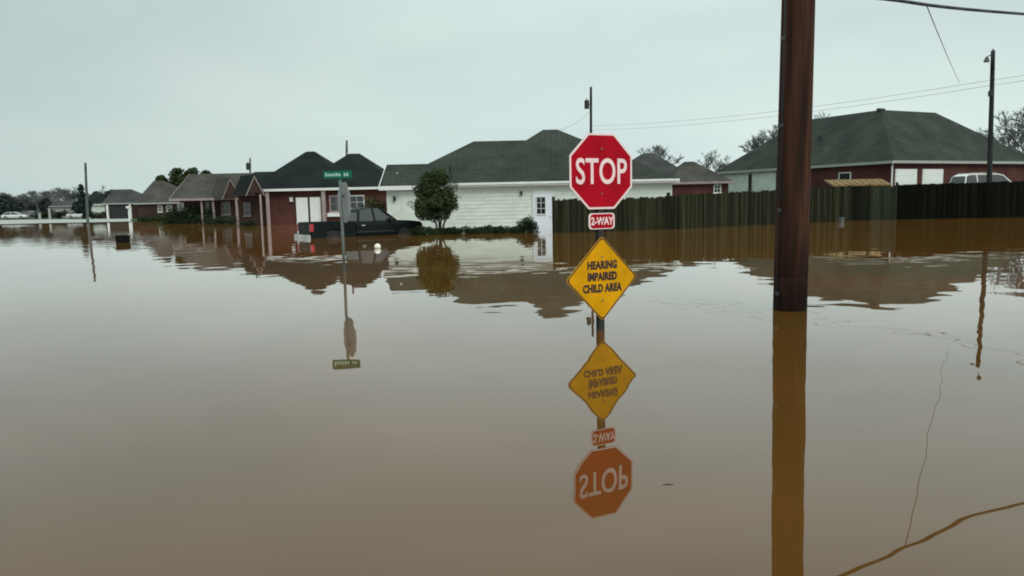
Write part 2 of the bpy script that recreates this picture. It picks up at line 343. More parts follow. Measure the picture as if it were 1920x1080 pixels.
def ring(mb, outer, inner, y0, y1):
    n = len(outer); vs = [(x, y0, z) for x, z in outer] + [(x, y0, z) for x, z in inner] + [(x, y1, z) for x, z in outer] + [(x, y1, z) for x, z in inner]
    fs = []
    for i in range(n):
        j = (i + 1) % n; fs += [(i, j, j + n, i + n), (i, i + 2 * n, j + 2 * n, j), (i + n, j + n, j + 3 * n, i + 3 * n)]
    return mb.add(vs, fs)
def scaled(p, k): return [(x * k, z * k) for x, z in p]

base = W(1130, 619)
SY = base.y
stop = thing('stop_sign', 'red octagonal STOP sign with small red plaque and yellow diamond sign on dark post', 'road sign', (base.x, base.y, -.55), R(27.5))
zs = lambda px, py: AT(px, py, SY).z + .55          # local height of a pixel row on the post
ztop = zs(1129, 250); zbot = zs(1129, 392); zo = (ztop + zbot) / 2; ro = (ztop - zbot) / 2
pm = MB()                                            # a U-channel post with bolt holes too small to show
pm.box(-.032, .032, .012, .020, 0, ztop - .06).box(-.032, -.026, .020, .046, 0, ztop - .06).box(.026, .032, .020, .046, 0, ztop - .06).box(-.048, -.032, .040, .046, 0, ztop - .06).box(.032, .048, .040, .046, 0, ztop - .06)
pm.build('post', 'post_dark', stop)
oc = octagon(ro)
def at_z(o, z): o.location.z = z; return o
plate = at_z(MB().prism(round_poly(oc, .03), .004, .0085).build('octagon_plate', 'sign_back', stop), zo)
at_z(MB().prism(scaled(round_poly(oc, .03), .965), .001, .0035).build('red_face', 'sign_red', stop), zo)
face = MB(); ring(face, round_poly(oc, .03), scaled(round_poly(oc, .03), .948), -.0012, .004)
at_z(face.build('white_border', 'sign_white', stop), zo)
text('STOP', .352, 'stop_lettering', 'sign_white', stop, (.0, -.0005, zo - .012), xs=.715, offset=.005, ext=.0015, spacing=1.02)
zb = zs(1129, 414.5); ph = (zs(1129, 400) - zs(1129, 430)) / 2
rect = round_poly([(-.155, -ph), (.155, -ph), (.155, ph), (-.155, ph)], .035)
pl = at_z(MB().prism(rect, .0, .006).build('way_plaque', 'sign_white', stop), zb)
MB().prism(scaled(rect, .87), -.003, .001).build('red_panel', 'sign_red', pl)
text('2-WAY', .105, 'plaque_lettering', 'sign_white', pl, (0, -.0045, -.003), xs=.80, offset=.003, ext=.0012)
zd = zs(1129, 522.5); dr = (zs(1129, 446) - zs(1129, 599)) / 2 * 1.045
dia = round_poly([(0, -dr), (dr, 0), (0, dr), (-dr, 0)], .04, 5)
dp = at_z(MB().prism(dia, .0, .006).build('diamond_plate', 'sign_yellow', stop), zd)
bd = MB(); ring(bd, scaled(dia, .985), scaled(dia, .945), -.0015, .001); bd.build('black_border', 'sign_black', dp)
for i, (tx, zz, xs_) in enumerate((('HEARING', .135, .80), ('IMPAIRED', .020, .78), ('CHILD AREA', -.098, .78))):
    text(tx, .107, 'diamond_lettering', 'sign_black', dp, (0, -.002, zz), xs=xs_ * .93, offset=.0060, ext=.0012, spacing=1.07)
for z in (zo + .22, zo - .22, zb, zd + .22, zd - .22):
    bo = MB().tube((0, -.008, z), (0, .03, z), .009, n=8).build('bolt', 'galv', stop)

b2 = W(646, 508)
st = thing('street_sign', 'green street name sign above the grey back of a stop sign on thin post', 'road sign', (b2.x, b2.y, -.5), R(0))
z2 = lambda py: AT(646, py, b2.y).z + .5
MB().tube((0, 0, 0), (-.008, 0, z2(338)), .030, .030, 8).build('post', 'galv', st, smooth=True)
MB().box(-.02, .02, -.02, .02, z2(341), z2(333)).build('bracket', 'sign_green', st)
bl = MB().prism(round_poly([(-.33, -.075), (.23, -.075), (.23, .075), (-.33, .075)], .02), -.004, .004).build('name_blade', 'sign_green', st)
bl.location = (0, 0, z2(327)); bl.rotation_euler = (0, R(-1), R(18))
x = -.29
for k in range(9):                                   # weathered lettering, no longer readable
    wd = rnd.uniform(.034, .050)
    if k == 6: x += .05; continue
    z0, z1 = rnd.uniform(-.042, -.034), rnd.uniform(.02, .045); zm = rnd.uniform(-.01, .02)
    MB().add([(x, -.0062, z0), (x + wd, -.0062, z0 + .01), (x + wd, -.0062, zm), (x + wd * .5, -.0062, z1), (x, -.0062, z1)], [(0, 1, 2, 3, 4)]).build('worn_letter', 'sign_mint', bl); x += wd + .010
o2 = MB().prism(round_poly(octagon(.40), .03), .03, .036).build('stop_sign_back', 'sign_back', st)
o2.location = (0.02, .0, (z2(338) + z2(421)) / 2); o2.rotation_euler = (0, 0, R(-60))
MB().box(-.05, .05, .005, .03, .1, .16).build('mount_strap', 'galv', o2)

# ------------------------------------------------------------------ poles and cables
def pole_between(name, label, wb, tp, z0, r0, r1, mtl, cat='utility pole', group=None, n=12):
    """wb = pole at the water, tp = its top; carried on down to the flooded ground"""
    d = (tp - wb); k = (z0 - wb.z) / d.z; g = wb + d * k
    root = thing(name, label, cat, g, 0, group)
    ln = (tp - g); mb = MB(); seg = 8; prev = None
    rr = random.Random(len(label))
    for i in range(seg):
        a = ln * (i / seg); b = ln * ((i + 1) / seg)
        mb.tube(a, b, r0 + (r1 - r0) * i / seg, r0 + (r1 - r0) * (i + 1) / seg, n, caps=(i in (0, seg - 1)))
    mb.build('shaft', mtl, root, smooth=True)
    return root, g, ln
wb = W(1481, 580); tp = AT(1497, 0, wb.y); tp = wb + (tp - wb) * 2.1
# the pole in front is a tall shaft with checks (long cracks) and a moulding over its ground wire
pr, pg, pl_ = pole_between('utility_pole', 'thick brown wooden utility pole standing in the flood in front of the fence', wb, tp, -.6, .190, .165, 'pole_near', n=28)
un = pl_.normalized(); side = Vector((-.93, -.36, 0))
MB().tube(side * .185, pl_ * .96 + side * .168, .014, .014, 6).build('ground_wire_moulding', 'cable', pr, smooth=True)
for k in range(7):
    z = .8 + k * .95
    MB().box(-.012, .012, -.03, .03, -.02, .02).build('staple', 'metal_dark', pr).location = un * z + side * .19
MB().box(-.07, .07, -.01, .0, -.05, .05).build('tag_plate', 'galv', pr).location = un * 4.9 + Vector((-.02, -.19, 0))
ca = MB(); ca.box(-1.2, 1.2, -.06, .06, -.06, .06); cao = ca.build('crossarm', 'pole_near', pr); cao.location = pl_ * .95 + Vector((0, -.2, 0)); cao.rotation_euler = (0, 0, R(38))
for x in (-1.05, -.4, .4, 1.05):
    i_ = MB(); i_.tube((x, 0, .06), (x, 0, .2), .035, .05, 8); i_.build('insulator', 'lamp_clear', cao)

def cable(name, label, a, b, sag, r, n=16, group=None, sides=6):
    mid = (a + b) / 2; o = bpy.data.objects.new
    pts = []
    for i in range(n + 1):
        t = i / n; p = a.lerp(b, t); p.z -= sag * 4 * t * (1 - t); pts.append(p - a)
    mb = MB().path(pts, r, sides); ob = mb.build(name, 'cable', None, smooth=True); ob.location = a
    return tag(ob, label, 'cable', group)
def on_pole(g, ln, z): return g + ln * ((z - g.z) / ln.z)
# thick bundle that leaves the near pole to the right and back
c0 = AT(1660, -2, 10.0); c1 = AT(1917, 26, 12.5); dirc = (c1 - c0)
att = c0 - dirc * .43; att.x = max(att.x, wb.x + .17); far_ = c1 + dirc * 4; far_.z += .3
kp = [att, c0, c1, far_]; cpts = []
def catmull(P, t):
    n = len(P) - 1; i = min(n - 1, int(t * n)); u = t * n - i; p0 = P[max(0, i - 1)]; p1 = P[i]; p2 = P[i + 1]; p3 = P[min(n, i + 2)]
    return .5 * ((2 * p1) + (p2 - p0) * u + (2 * p0 - 5 * p1 + 4 * p2 - p3) * u * u + (3 * p1 - p0 - 3 * p2 + p3) * u ** 3)
cpts = [catmull(kp, i / 24) for i in range(25)]
co = MB().path([p - att for p in cpts], .023, 8).build('cable', 'cable', None, smooth=True); co.location = att
tag(co, 'thick black bundled cable leaving the thick brown pole', 'cable')
dp0 = c0.lerp(c1, .25); dp1 = AT(1800, 156, 40)
cable('service_wire', 'thin wire slanting from the thick cable to the distant line', dp0, dp1, .06, .007)

wr = W(1853, 404); tr = AT(1862, 95, wr.y)
rp, rg, rl = pole_between('utility_pole', 'dark wooden utility pole with a small lamp behind the black fence', wr, tr, .3, .15, .11, 'pole_far')
lm = MB(); lm.path([un * 0, Vector((-.25, -.1, .05)), Vector((-.42, -.16, -.05))], .025, 6)
lo = lm.build('lamp_arm', 'metal_dark', rp); lo.location = rl * .965
MB().tube((-.45, -.17, -.32), (-.43, -.16, -.05), .16, .07, 10).build('lamp_head', 'pole_grey', lo)
MB().tube(rl * .985, rl * 1.012, .06, .03, 8).build('pole_cap', 'metal_dark', rp)
MB().box(-.12, .0, -.16, .16, 0, .3).build('splice_box', 'metal_dark', rp).location = rl * .72

def far_pole(px, ptop, Y, label, r, mtl='pole_far', can=None, pxb=None):
    top = AT(px, ptop, Y); bot = AT(pxb or px, 398, Y); bot.z = 0.0
    root, g, ln = pole_between('utility_pole', label, bot, top, gz(bot.x, Y) - .3, r, r * .75, mtl, n=10)
    if can:
        cx, cy = can; p = AT(cx, cy, Y - .1) - g
        MB().tube(p - Vector((0, .15, .42)), p + Vector((0, -.15, .38)), .24, .24, 12).build('transformer_can', 'metal_dark', root, smooth=False)
        MB().tube(p + Vector((0, -.15, .38)), p + Vector((0, -.15, .62)), .05, .03, 6).build('bushing', 'pole_grey', root)
        MB().tube(p, (p.x + (.3 if p.x < ln.x * .8 else -.3), p.y, p.z), .04, n=6).build('bracket', 'metal_dark', root)
    return root, g, ln
p1r, p1g, p1l = far_pole(1108, 163, 76, 'dark utility pole with transformer rising behind the white house', .16, can=(1100, 196))
far_pole(650, 263, 84, 'plain utility pole rising behind the dark roofed brick house', .15, 'pole_grey')
far_pole(469, 296, 92, 'small utility pole with transformer above the brown roofed house', .13, 'pole_grey', can=(466, 312))
far_pole(160, 305, 90, 'lone grey utility pole standing in the water by the far street', .17, 'pole_grey', pxb=163)
for k, (ya, yb, dz) in enumerate(((150, 236, 0), (160, 244, -.5))):
    a = AT(1860, ya, wr.y); b = AT(1108, yb, 76); a.y -= .15
    c = cable('power_line', 'thin overhead line of the pair strung between the lamp pole and the transformer pole', a, b, .5, .010, 24, 'pair of overhead lines', 4)
    e = AT(1960, ya - 18, 36); cable('power_line_span', 'thin overhead line of the pair running on beyond the lamp pole', a, e, .05, .010, 6, 'outer span of the pair of lines', 4)
hd = AT(1012, 250, 47); cable('service_wire', 'thin service wire from the transformer pole to the white house roof', AT(1106, 208, 76), hd, .5, .010, 12, None, 4)

# ------------------------------------------------------------------ house pieces
def hip(mb, x0, x1, y0, y1, ze, rx0, rx1, ry, zr, t=.05):
    """hip roof solid with its ridge along x"""
    v = [(x0, y0, ze), (x1, y0, ze), (x1, y1, ze), (x0, y1, ze), (rx0, ry, zr), (rx1, ry, zr), (x0, y0, ze - t), (x1, y0, ze - t), (x1, y1, ze - t), (x0, y1, ze - t)]
    return mb.add(v, [(0, 1, 5, 4), (1, 2, 5), (2, 3, 4, 5), (3, 0, 4), (9, 8, 7, 6), (0, 6, 7, 1), (1, 7, 8, 2), (2, 8, 9, 3), (3, 9, 6, 0)])
def gable(mb, x0, x1, y0, y1, ze, zr, t=.08):
    """gable roof slabs, ridge along x"""
    ry = (y0 + y1) / 2
    return mb.prism_x([(y0, ze), (ry, zr), (y1, ze), (y1, ze - t), (ry, zr - t), (y0, ze - t)], x0, x1)
def prism_x(s, pts, x0, x1):
    n = len(pts); vs = [(x0, y, z) for y, z in pts] + [(x1, y, z) for y, z in pts]
    return s.add(vs, [tuple(range(n - 1, -1, -1)), tuple(range(n, 2 * n))] + [(i, (i + 1) % n, (i + 1) % n + n, i + n) for i in range(n)])
MB.prism_x = prism_x
def fascia(parent, x0, x1, y0, y1, ze, mtl='white_trim', h=.19, sides='flr'):
    if 'f' in sides: MB().box(x0 - .03, x1 + .03, y0 - .03, y0 - .002, ze - h, ze + .012).build('fascia', mtl, parent)
    if 'l' in sides: MB().box(x0 - .03, x0 - .002, y0, y1, ze - h, ze + .012).build('fascia', mtl, parent)
    if 'r' in sides: MB().box(x1 + .002, x1 + .03, y0, y1, ze - h, ze + .012).build('fascia', mtl, parent)
    if 'b' in sides: MB().box(x0, x1, y1 + .002, y1 + .03, ze - h, ze + .012).build('fascia', mtl, parent)
def window(parent, x0, x1, z0, z1, y, frame='white_trim', glass='glass', nx=2, nz=2, t=.06, sill=True, cols=True):
    f = MB(); f.box(x0, x0 + t, y - .05, y + .02, z0, z1).box(x1 - t, x1, y - .05, y + .02, z0, z1).box(x0 + t, x1 - t, y - .05, y + .02, z1 - t, z1).box(x0 + t, x1 - t, y - .05, y + .02, z0, z0 + t)
    fo = f.build('window', frame, parent)
    xs = [x0 + t + (x1 - x0 - 2 * t) * i / nx for i in range(nx + 1)]; zz = [z0 + t + (z1 - z0 - 2 * t) * i / nz for i in range(nz + 1)]
    for i in range(nx):
        for j in range(nz):
            MB().box(xs[i] + .012, xs[i + 1] - .012, y - .012, y - .006, zz[j] + .012, zz[j + 1] - .012).build('pane', glass, fo)
    mu = MB()
    for i in range(1, nx): mu.box(xs[i] - .012, xs[i] + .012, y - .03, y, z0 + t, z1 - t)
    for j in range(1, nz): mu.box(x0 + t, x1 - t, y - .026, y, zz[j] - .012, zz[j] + .012)
    if nx > 1 or nz > 1: mu.build('muntin', frame, fo)
    if sill: MB().box(x0 - .06, x1 + .06, y - .09, y - .052, z0 - .05, z0 + .02).build('sill', frame, fo)
    return fo
def siding(parent, x0, x1, y, z0, z1, mtl='white_siding', e=.2):
    """lap boards, each its own tilted plank on the wall"""
    n = int(math.ceil((z1 - z0) / e)); me = MB().add([(x0, -.002, 0), (x1, -.002, 0), (x1, -.026, 0), (x0, -.026, 0), (x0, -.002, e + .01), (x1, -.002, e + .01), (x1, -.008, e + .01), (x0, -.008, e + .01)],
        [(0, 1, 2, 3), (7, 6, 5, 4), (3, 2, 6, 7), (0, 4, 5, 1), (1, 5, 6, 2), (0, 3, 7, 4)]).mesh('siding_board', mtl)
    for i in range(n): inst(me, 'siding_board', parent, (0, y, z0 + i * e))
def ridge_cap(parent, a, b, mtl, r=.09):
    MB().tube(a, b, r, r, 6).build('ridge_cap', mtl, parent)

GL = -.55
# ---- white house (local frame: x right along the front, y back, z up from the flooded lot)
WX, WY = AT(727, 425, 41).x, 41.0
wh = thing('white_house', 'white sided house with grey green hip roof behind the small round tree', 'house', (0, WY, GL))
zz = lambda px, py, Y: AT(px, py, Y).z - GL
ze = zz(1000, 341, WY - .3); xr = AT(1258, 345, WY).x; xl = AT(735, 350, WY).x
MB().box(xl, xr, 0, 10.2, 0, ze - .05).build('wall', 'white_trim', wh)
zA = zz(888, 265, WY + 5); xA = AT(888, 265, WY + 5).x
zB = zz(1030, 243, WY + 5.6); xB0 = AT(1018, 243, WY + 5.6).x; xB1 = AT(1045, 243, WY + 5.6).x
r1 = hip(MB(), xl - .35, 3.0, -.35, 10.5, ze, xA, 1.5, 5, zA).build('roof', 'roof_green', wh)
r2 = hip(MB(), xA - .7, xr + .35, -.36, 11.6, ze + .004, xB0, xB1, 5.6, zB).build('roof', 'roof_green', wh)
fascia(wh, xl - .35, xr + .35, -.37, 10.5, ze)
MB().box(xl - .3, xr + .3, -.33, -.03, ze - .1, ze - .06).build('soffit', 'soffit', wh)
gut = MB().box(xl + 2.9, xr + .33, -.47, -.402, ze - .10, ze - .0).build('gutter', 'white_trim', wh)
siding(wh, xl + 2.6, xr, 0, .2, ze - .25)
MB().box(xl + 2.6, xr, -.05, -.001, ze - .26, ze - .10).build('frieze_board', 'white_trim', wh)
MB().box(xr - .002, xr + .05, -.06, .05, 0, ze - .1).build('corner_board', 'white_trim', wh)
# side-gabled garage wing standing forward at the left
gx0 = AT(724, 350, 39.6).x; gx1 = gx0 + 2.95; gy0, gy1 = -1.4, 3.2
gze = zz(750, 349, WY - 1.7); gzr = zz(760, 308, WY + .9)
MB().box(gx0, gx1, gy0, gy1, 0, gze - .06).build('garage_wing', 'white_siding', wh)
MB().prism_x([(gy0, gze - .06), (gy1, gze - .06), ((gy0 + gy1) / 2, gzr - .12)], gx0 + .001, gx1).build('gable_end', 'white_siding', wh)
gr = gable(MB(), gx0 - .3, gx1 + .2, gy0 - .35, gy1 + .35, gze, gzr).build('garage_roof', 'roof_green', wh)
ry = (gy0 + gy1) / 2
MB().prism_x([(gy0 - .36, gze + .01), (ry, gzr + .01), (ry, gzr - .16), (gy0 - .36, gze - .17)], gx0 - .335, gx0 - .302).build('rake_board', 'white_trim', wh)
MB().prism_x([(gy1 + .36, gze + .01), (gy1 + .36, gze - .17), (ry, gzr - .16), (ry, gzr + .01)], gx0 - .335, gx0 - .302).build('rake_board', 'white_trim', wh)
MB().box(gx0 - .33, gx1 + .2, gy0 - .385, gy0 - .352, gze - .2, gze + .012).build('fascia', 'white_trim', wh)
gd = MB().box(gx0 + .75, gx1 - .25, gy0 - .02, gy0 - .002, .1, gze - .42).build('garage_door', 'white_trim', wh)
for i in range(4):
    h = (gze - .5) / 4
    MB().box(gx0 + .78, gx1 - .28, gy0 - .04, gy0 - .021, .12 + i * h, .12 + i * h + h - .03).build('door_panel', 'white_siding', gd)
MB().box(gx0 + .65, gx1 - .15, gy0 - .06, gy0 - .003, gze - .41, gze - .28).build('door_header', 'white_trim', wh)
lan = MB().box(gx0 + .36, gx0 + .48, gy0 - .14, gy0 - .003, gze - .75, gze - .5).build('wall_lantern', 'metal_dark', wh)
pv = AT(746, 328, WY); MB().tube((pv.x, -.2, gze + .1), (pv.x, -.2, gze + .75), .05, n=8).build('vent_pipe', 'white_trim', wh)
pv = MB().tube((4.6, 1.2, ze + .3), (4.6, 1.2, ze + 1.15), .05, n=8).build('vent_pipe', 'white_trim', wh)
# side door with glazed upper half
dx0 = AT(1002, 400, WY).x; dx1 = AT(1036, 400, WY).x; dzt = zz(1018, 362, WY)
do = MB().box(dx0, dx1, -.06, -.028, .1, dzt).build('door', 'white_door', wh)
MB().box(dx0 - .09, dx0, -.075, -.028, .1, dzt + .1).build('door_casing', 'white_trim', do); MB().box(dx1, dx1 + .09, -.075, -.028, .1, dzt + .1).build('door_casing', 'white_trim', do)
MB().box(dx0, dx1, -.075, -.028, dzt, dzt + .1).build('door_casing', 'white_trim', do)
window(do, dx0 + .08, dx1 - .34, zz(1014, 403, WY), zz(1014, 368, WY), -.06, 'white_trim', 'glass', 2, 3, .05, False)
MB().ball((dx1 - .12, -.10, 1.05), .035, .035, .035, 8, 6).build('knob', 'chrome', do)
MB().box(dx0 - .75, dx0 - .63, -.14, -.03, zz(985, 366, WY), zz(985, 358, WY)).build('wall_lantern', 'metal_dark', wh)

# ---- brick house with two dark hips
BY = 58.0
bh = thing('brick_house', 'red brick house with two dark peaked hip roofs behind the pickup truck', 'house', (0, BY, GL))
bz = zz(600, 353, BY); bx0 = AT(497, 380, BY).x; bx1 = AT(728, 390, 58).x
MB().box(bx0, bx1, 0, 8.6, 0, bz - .06).build('wall', 'brick_red', bh)
hip(MB(), bx0 - 1.3, bx1 - 2.4, -.45, 9.2, bz, AT(574, 284, BY + 4.4).x, AT(590, 284, BY + 4.4).x, 4.4, zz(582, 284, BY + 4.4)).build('roof', 'roof_dark', bh)
hip(MB(), bx0 + 2.2, bx1 + .9, -.462, 10.2, bz + .004, AT(654, 288, BY + 4.9).x, AT(674, 288, BY + 4.9).x, 4.9, zz(664, 288, BY + 4.9)).build('roof', 'roof_dark', bh)
fascia(bh, bx0 - .2, bx1 + .9, -.47, 9.2, bz, 'white_trim', .17, 'fr')
X = lambda px, py=390, Y=BY: AT(px, py, Y).x
fd = MB().box(X(553), X(605), -.05, -.002, .1, zz(580, 367, BY)).build('double_door', 'brick_dark', bh)
for a, b in ((556, 578), (582, 602)):
    lf = MB().box(X(a), X(b), -.09, -.052, .15, zz(580, 370, BY)).build('door_leaf', 'white_trim', fd)
for a in (548, 549.5):
    pass
ln_ = MB().box(X(545), X(551), -.2, -.002, zz(548, 378, BY), zz(548, 370, BY)).build('wall_lantern', 'lamp_clear', bh)
MB().box(X(606), X(613), -.42, -.25, 0, bz - .1).build('column', 'pink_trim', bh)
MB().box(X(502.5), X(508), -.44, -.22, 0, bz - .1).build('column', 'pink_trim', bh)
window(bh, X(618), X(644), zz(630, 398, BY), zz(630, 366, BY), 0, 'pink_trim', 'glass', 2, 2, .12)
MB().box(X(614), X(664), -.2, -.09, zz(630, 406, BY), zz(630, 399, BY)).build('planter_ledge', 'white_trim', bh)
window(bh, X(655), X(684), zz(670, 392, BY), zz(670, 366, BY), 0, 'white_trim', 'glass', 2, 2, .08)
def porch_gable(parent, px, ptop, pbase, Y, wpx, rot, colr, Yh, roofm, cols, wall):
    c = AT(px, pbase, Y); zt = AT(px, ptop, Y).z - GL; zb_ = c.z - GL; hw = wpx / F * Y / 2 / max(.3, math.cos(rot))
    loc = (c.x, Y - Yh, 0)
    g = MB().prism([(-hw * .86, zb_), (hw * .86, zb_), (0, zt - .16)], .05, 2.2).build('porch_gable', wall, parent); g.location = loc; g.rotation_euler = (0, 0, rot)
    for s in (-1, 1):
        MB().prism([(0, zt), (s * hw * 1.1, zb_ - .06), (s * hw * 1.1, zb_ - .24), (0, zt - .20)], -.06, .02).build('rake_board', colr, g)
        MB().prism([(0, zt + .05), (s * hw * 1.16, zb_ - .06), (s * hw * 1.16, zb_ - .11), (0, zt - .01)], -.1, 2.6).build('gable_roof', roofm, g)
    for cx in cols:
        MB().box(AT(cx, 400, Y).x - .06, AT(cx, 400, Y).x + .06, Y - Yh - .06, Y - Yh + .06, 0, zb_ - .1).build('column', 'pink_trim', parent)
porch_gable(bh, 478, 328, 362, BY - 1.6, 24, R(40), 'pink_trim', BY, 'roof_dark', (490, 504), 'brick_dark')
# low wing joining on the left, in shadow under its own eave
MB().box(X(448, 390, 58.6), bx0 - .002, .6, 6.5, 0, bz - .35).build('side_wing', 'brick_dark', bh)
MB().box(X(448, 390, 58.6) - .2, bx0, .2, .24, bz - .42, bz - .24).build('fascia', 'pink_trim', bh)
MB().add([(X(448) - .2, .24, bz - .24), (bx0 + .4, .24, bz - .24), (bx0 + .4, 4.6, bz + 1.55), (X(448) - .2, 4.6, bz + 1.55), (X(448) - .2, .24, bz - .30), (bx0 + .4, .24, bz - .30), (bx0 + .4, 4.6, bz + 1.49), (X(448) - .2, 4.6, bz + 1.49)],
    [(0, 1, 2, 3), (7, 6, 5, 4), (0, 4, 5, 1), (1, 5, 6, 2), (2, 6, 7, 3), (3, 7, 4, 0)]).build('wing_roof', 'roof_dark', bh)
window(bh, X(458, 400, 58.6), X(470, 400, 58.6), zz(464, 405, 58.6), zz(464, 380, 58.6), .6, 'pink_trim', 'glass', 1, 2, .05)

# ---- brown roofed ranch house further down the street
RY = 71.0
ra = thing('ranch_house', 'low ranch house with long brown gabled roof and dark bushes at its porch', 'house', (0, RY, GL))
rx0 = AT(330, 385, RY).x; rx1 = AT(452, 385, RY).x
rze = zz(370, 372, RY); rzr = zz(380, 326, RY + 4.5)
MB().box(rx0, rx1, .9, 8.4, 0, rze - .1).build('wall', 'brick_dark', ra)
MB().prism_x([(.9, rze - .1), (8.4, rze - .1), (4.5, rzr - .2)], rx0 + .001, rx1).build('gable_end', 'brick_dark', ra)
gable(MB(), rx0 - .4, rx1 + .6, -.4, 9.4, rze, rzr).build('roof', 'roof_brown', ra)
MB().prism_x([(-.42, rze + .01), (4.5, rzr + .02), (4.5, rzr - .22), (-.42, rze - .22)], rx0 - .44, rx0 - .402).build('rake_board', 'pink_trim', ra)
MB().box(rx0 - .42, rx1 + .6, -.44, -.402, rze - .2, rze + .01).build('fascia', 'pink_trim', ra)
for px in (380, 402, 446):
    MB().box(AT(px, 395, RY).x - .07, AT(px, 395, RY).x + .07, -.2, -.06, 0, rze - .1).build('porch_column', 'pink_trim', ra)
window(ra, AT(333, 385, RY + .9).x, AT(345, 385, RY + .9).x, zz(338, 395, RY), zz(338, 380, RY), .9, 'white_trim', 'curtain', 1, 1, .06)
window(ra, AT(385, 385, RY + .9).x, AT(400, 385, RY + .9).x, zz(338, 405, RY), zz(338, 380, RY), .9, 'pink_trim', 'glass', 2, 2, .06)
window(ra, AT(415, 385, RY + .9).x, AT(432, 385, RY + .9).x, zz(338, 405, RY), zz(338, 380, RY), .9, 'pink_trim', 'glass', 2, 2, .06)
porch_gable(ra, 433, 333, 370, RY - 1, 22, R(45), 'pink_trim', RY, 'roof_brown', (444, 451), 'brick_dark')

def simple_house(name, label, Y, pe0, pe1, peave, pr0, pr1, pridge, depth, roofm, wallm, trim, wins=(), base=None, wn='glass'):
    b = GL if base is None else base
    root = thing(name, label, 'house', (0, Y, b)); zf = lambda py, px, yy: AT(px, py, yy).z - b
    x0 = AT(pe0, peave, Y).x; x1 = AT(pe1, peave, Y).x; zee = zf(peave, (pe0 + pe1) / 2, Y - .35); ryy = depth / 2
    MB().box(x0, x1, 0, depth, 0, zee - .06).build('wall', wallm, root)
    hip(MB(), x0 - .35, x1 + .35, -.35, depth + .35, zee, AT(pr0, pridge, Y + ryy).x, AT(pr1, pridge, Y + ryy).x, ryy, zf(pridge, (pr0 + pr1) / 2, Y + ryy)).build('roof', roofm, root)
    fascia(root, x0 - .35, x1 + .35, -.35, depth + .35, zee, trim, .16)
    for (a, c, t, bb) in wins: window(root, AT(a, t, Y).x, AT(c, t, Y).x, zf(bb, a, Y), zf(t, a, Y), 0, 'white_trim', wn, 2, 2, .06)
    return root, x0, x1, zee
hB, *_ = simple_house('bungalow', 'brown roofed bungalow beside the long gabled ranch house', 95, 258, 345, 380, 288, 306, 339, 8.5, 'roof_brown', 'brick_dark', 'soffit', ((296, 304, 385, 398), (312, 322, 385, 396)))
hA, ax0, ax1, aze = simple_house('bungalow', 'slate roofed bungalow with dark carport and white posts by the far street', 122, 196, 262, 381, 212, 246, 355, 8, 'roof_grey', 'brick_dark', 'soffit', base=0.0)
for px in (200, 243):
    MB().box(AT(px, 390, 121.6).x - .14, AT(px, 390, 121.6).x + .14, -.3, -.05, 0, aze - .1).build('carport_post', 'white_trim', hA)
MB().box(AT(206, 390, 122).x, AT(238, 390, 122).x, -.03, -.002, .1, aze - .3).build('carport_shade_panel', 'black_plastic', hA)  # flat black panel on the wall, standing in for the shade inside the carport
simple_house('bungalow', 'low grey roofed bungalow half hidden beside the blue conifer', 150, 96, 150, 386, 106, 140, 376, 8, 'roof_grey', 'soffit', 'soffit', ((118, 124, 389, 396),), base=.0)
simple_house('bungalow', 'dark roofed bungalow with white wall behind the lone grey pole', 135, 162, 196, 383, 170, 190, 364, 7, 'roof_dark', 'white_siding', 'white_trim', ((168, 173, 386, 394),), base=0.0)

simple_house('house_behind', 'grey roofed house peeking over the white house beside the stop sign', 70, 1150, 1292, 333, 1206, 1226, 287, 10, 'roof_grey', 'brick_dark', 'white_trim', ())
simple_house('house_behind', 'small red brick house with brown hip roof behind the weathered fence', 62, 1262, 1366, 341, 1283, 1300, 303, 7, 'roof_brown', 'brick_red', 'pink_trim', ((1338, 1352, 346, 362),))

# ---- L-shaped brick house on the rise behind the fence
C0 = AT(1675, 301, 58.0); ua = R(26.0)
GR = .95
lh = thing('brick_house', 'large red brick house with tall hip roof and white garage doors behind the fence', 'house', (C0.x, C0.y, GR - .35), ua)
ez = C0.z - (GR - .35); LU, LV, LW = 18.7, 20.0, 11.6; hh = AT(1645, 206, 65.7).z - (GR - .35); o_ = .4
def lroof(mb):
    h = LW / 2; e = ez
    v = [(0, 0, e), (LU, 0, e), (LU, LW, e), (LW, LW, e), (LW, LV, e), (0, LV, e), (h, h, hh), (LU - h, h, hh), (h, LV - h, hh)]
    mb.add(v, [(0, 1, 7, 6), (1, 2, 7), (2, 3, 6, 7), (3, 4, 8, 6), (4, 5, 8), (5, 0, 6, 8)])
    mb.add([(x, y, z - .06) for x, y, z in v[:6]], [(5, 4, 3, 2, 1, 0)]); return mb
lroof(MB()).build('roof', 'roof_green', lh)
MB().tube((LW / 2 - .4, LW / 2, hh + .0), (LW / 2 + .4, LW / 2, hh), .14, .14, 6).build('ridge_vent', 'metal_dark', lh)
MB().tube((2.9, 9.6, ez + 2.2), (2.9, 9.6, ez + 2.75), .16, .16, 8).build('roof_vent', 'metal_dark', lh)
wl = MB(); wl.box(o_, LU - o_, o_, LW - o_, 0, ez - .08); wl.build('wall', 'brick_red', lh)
MB().box(o_ + .003, LW - o_, LW - o_ + .001, LV - o_, 0, ez - .085).build('wall', 'brick_red', lh)
MB().box(o_ - .03, o_, 12.2, LV - o_ + .02, 0, ez - .09).build('white_panel_wall', 'white_siding', lh)
for (a, b, c, d) in ((-.03, LU + .03, -.03, -.002), (-.03, -.002, 0, LV)):
    MB().box(a, b, c, d, ez - .2, ez + .012).build('fascia', 'soffit', lh)
MB().box(.0, LU, .0, .39, ez - .14, ez - .1).build('soffit', 'soffit', lh); MB().box(.0, .39, .39, LV, ez - .14, ez - .1).build('soffit', 'soffit', lh)
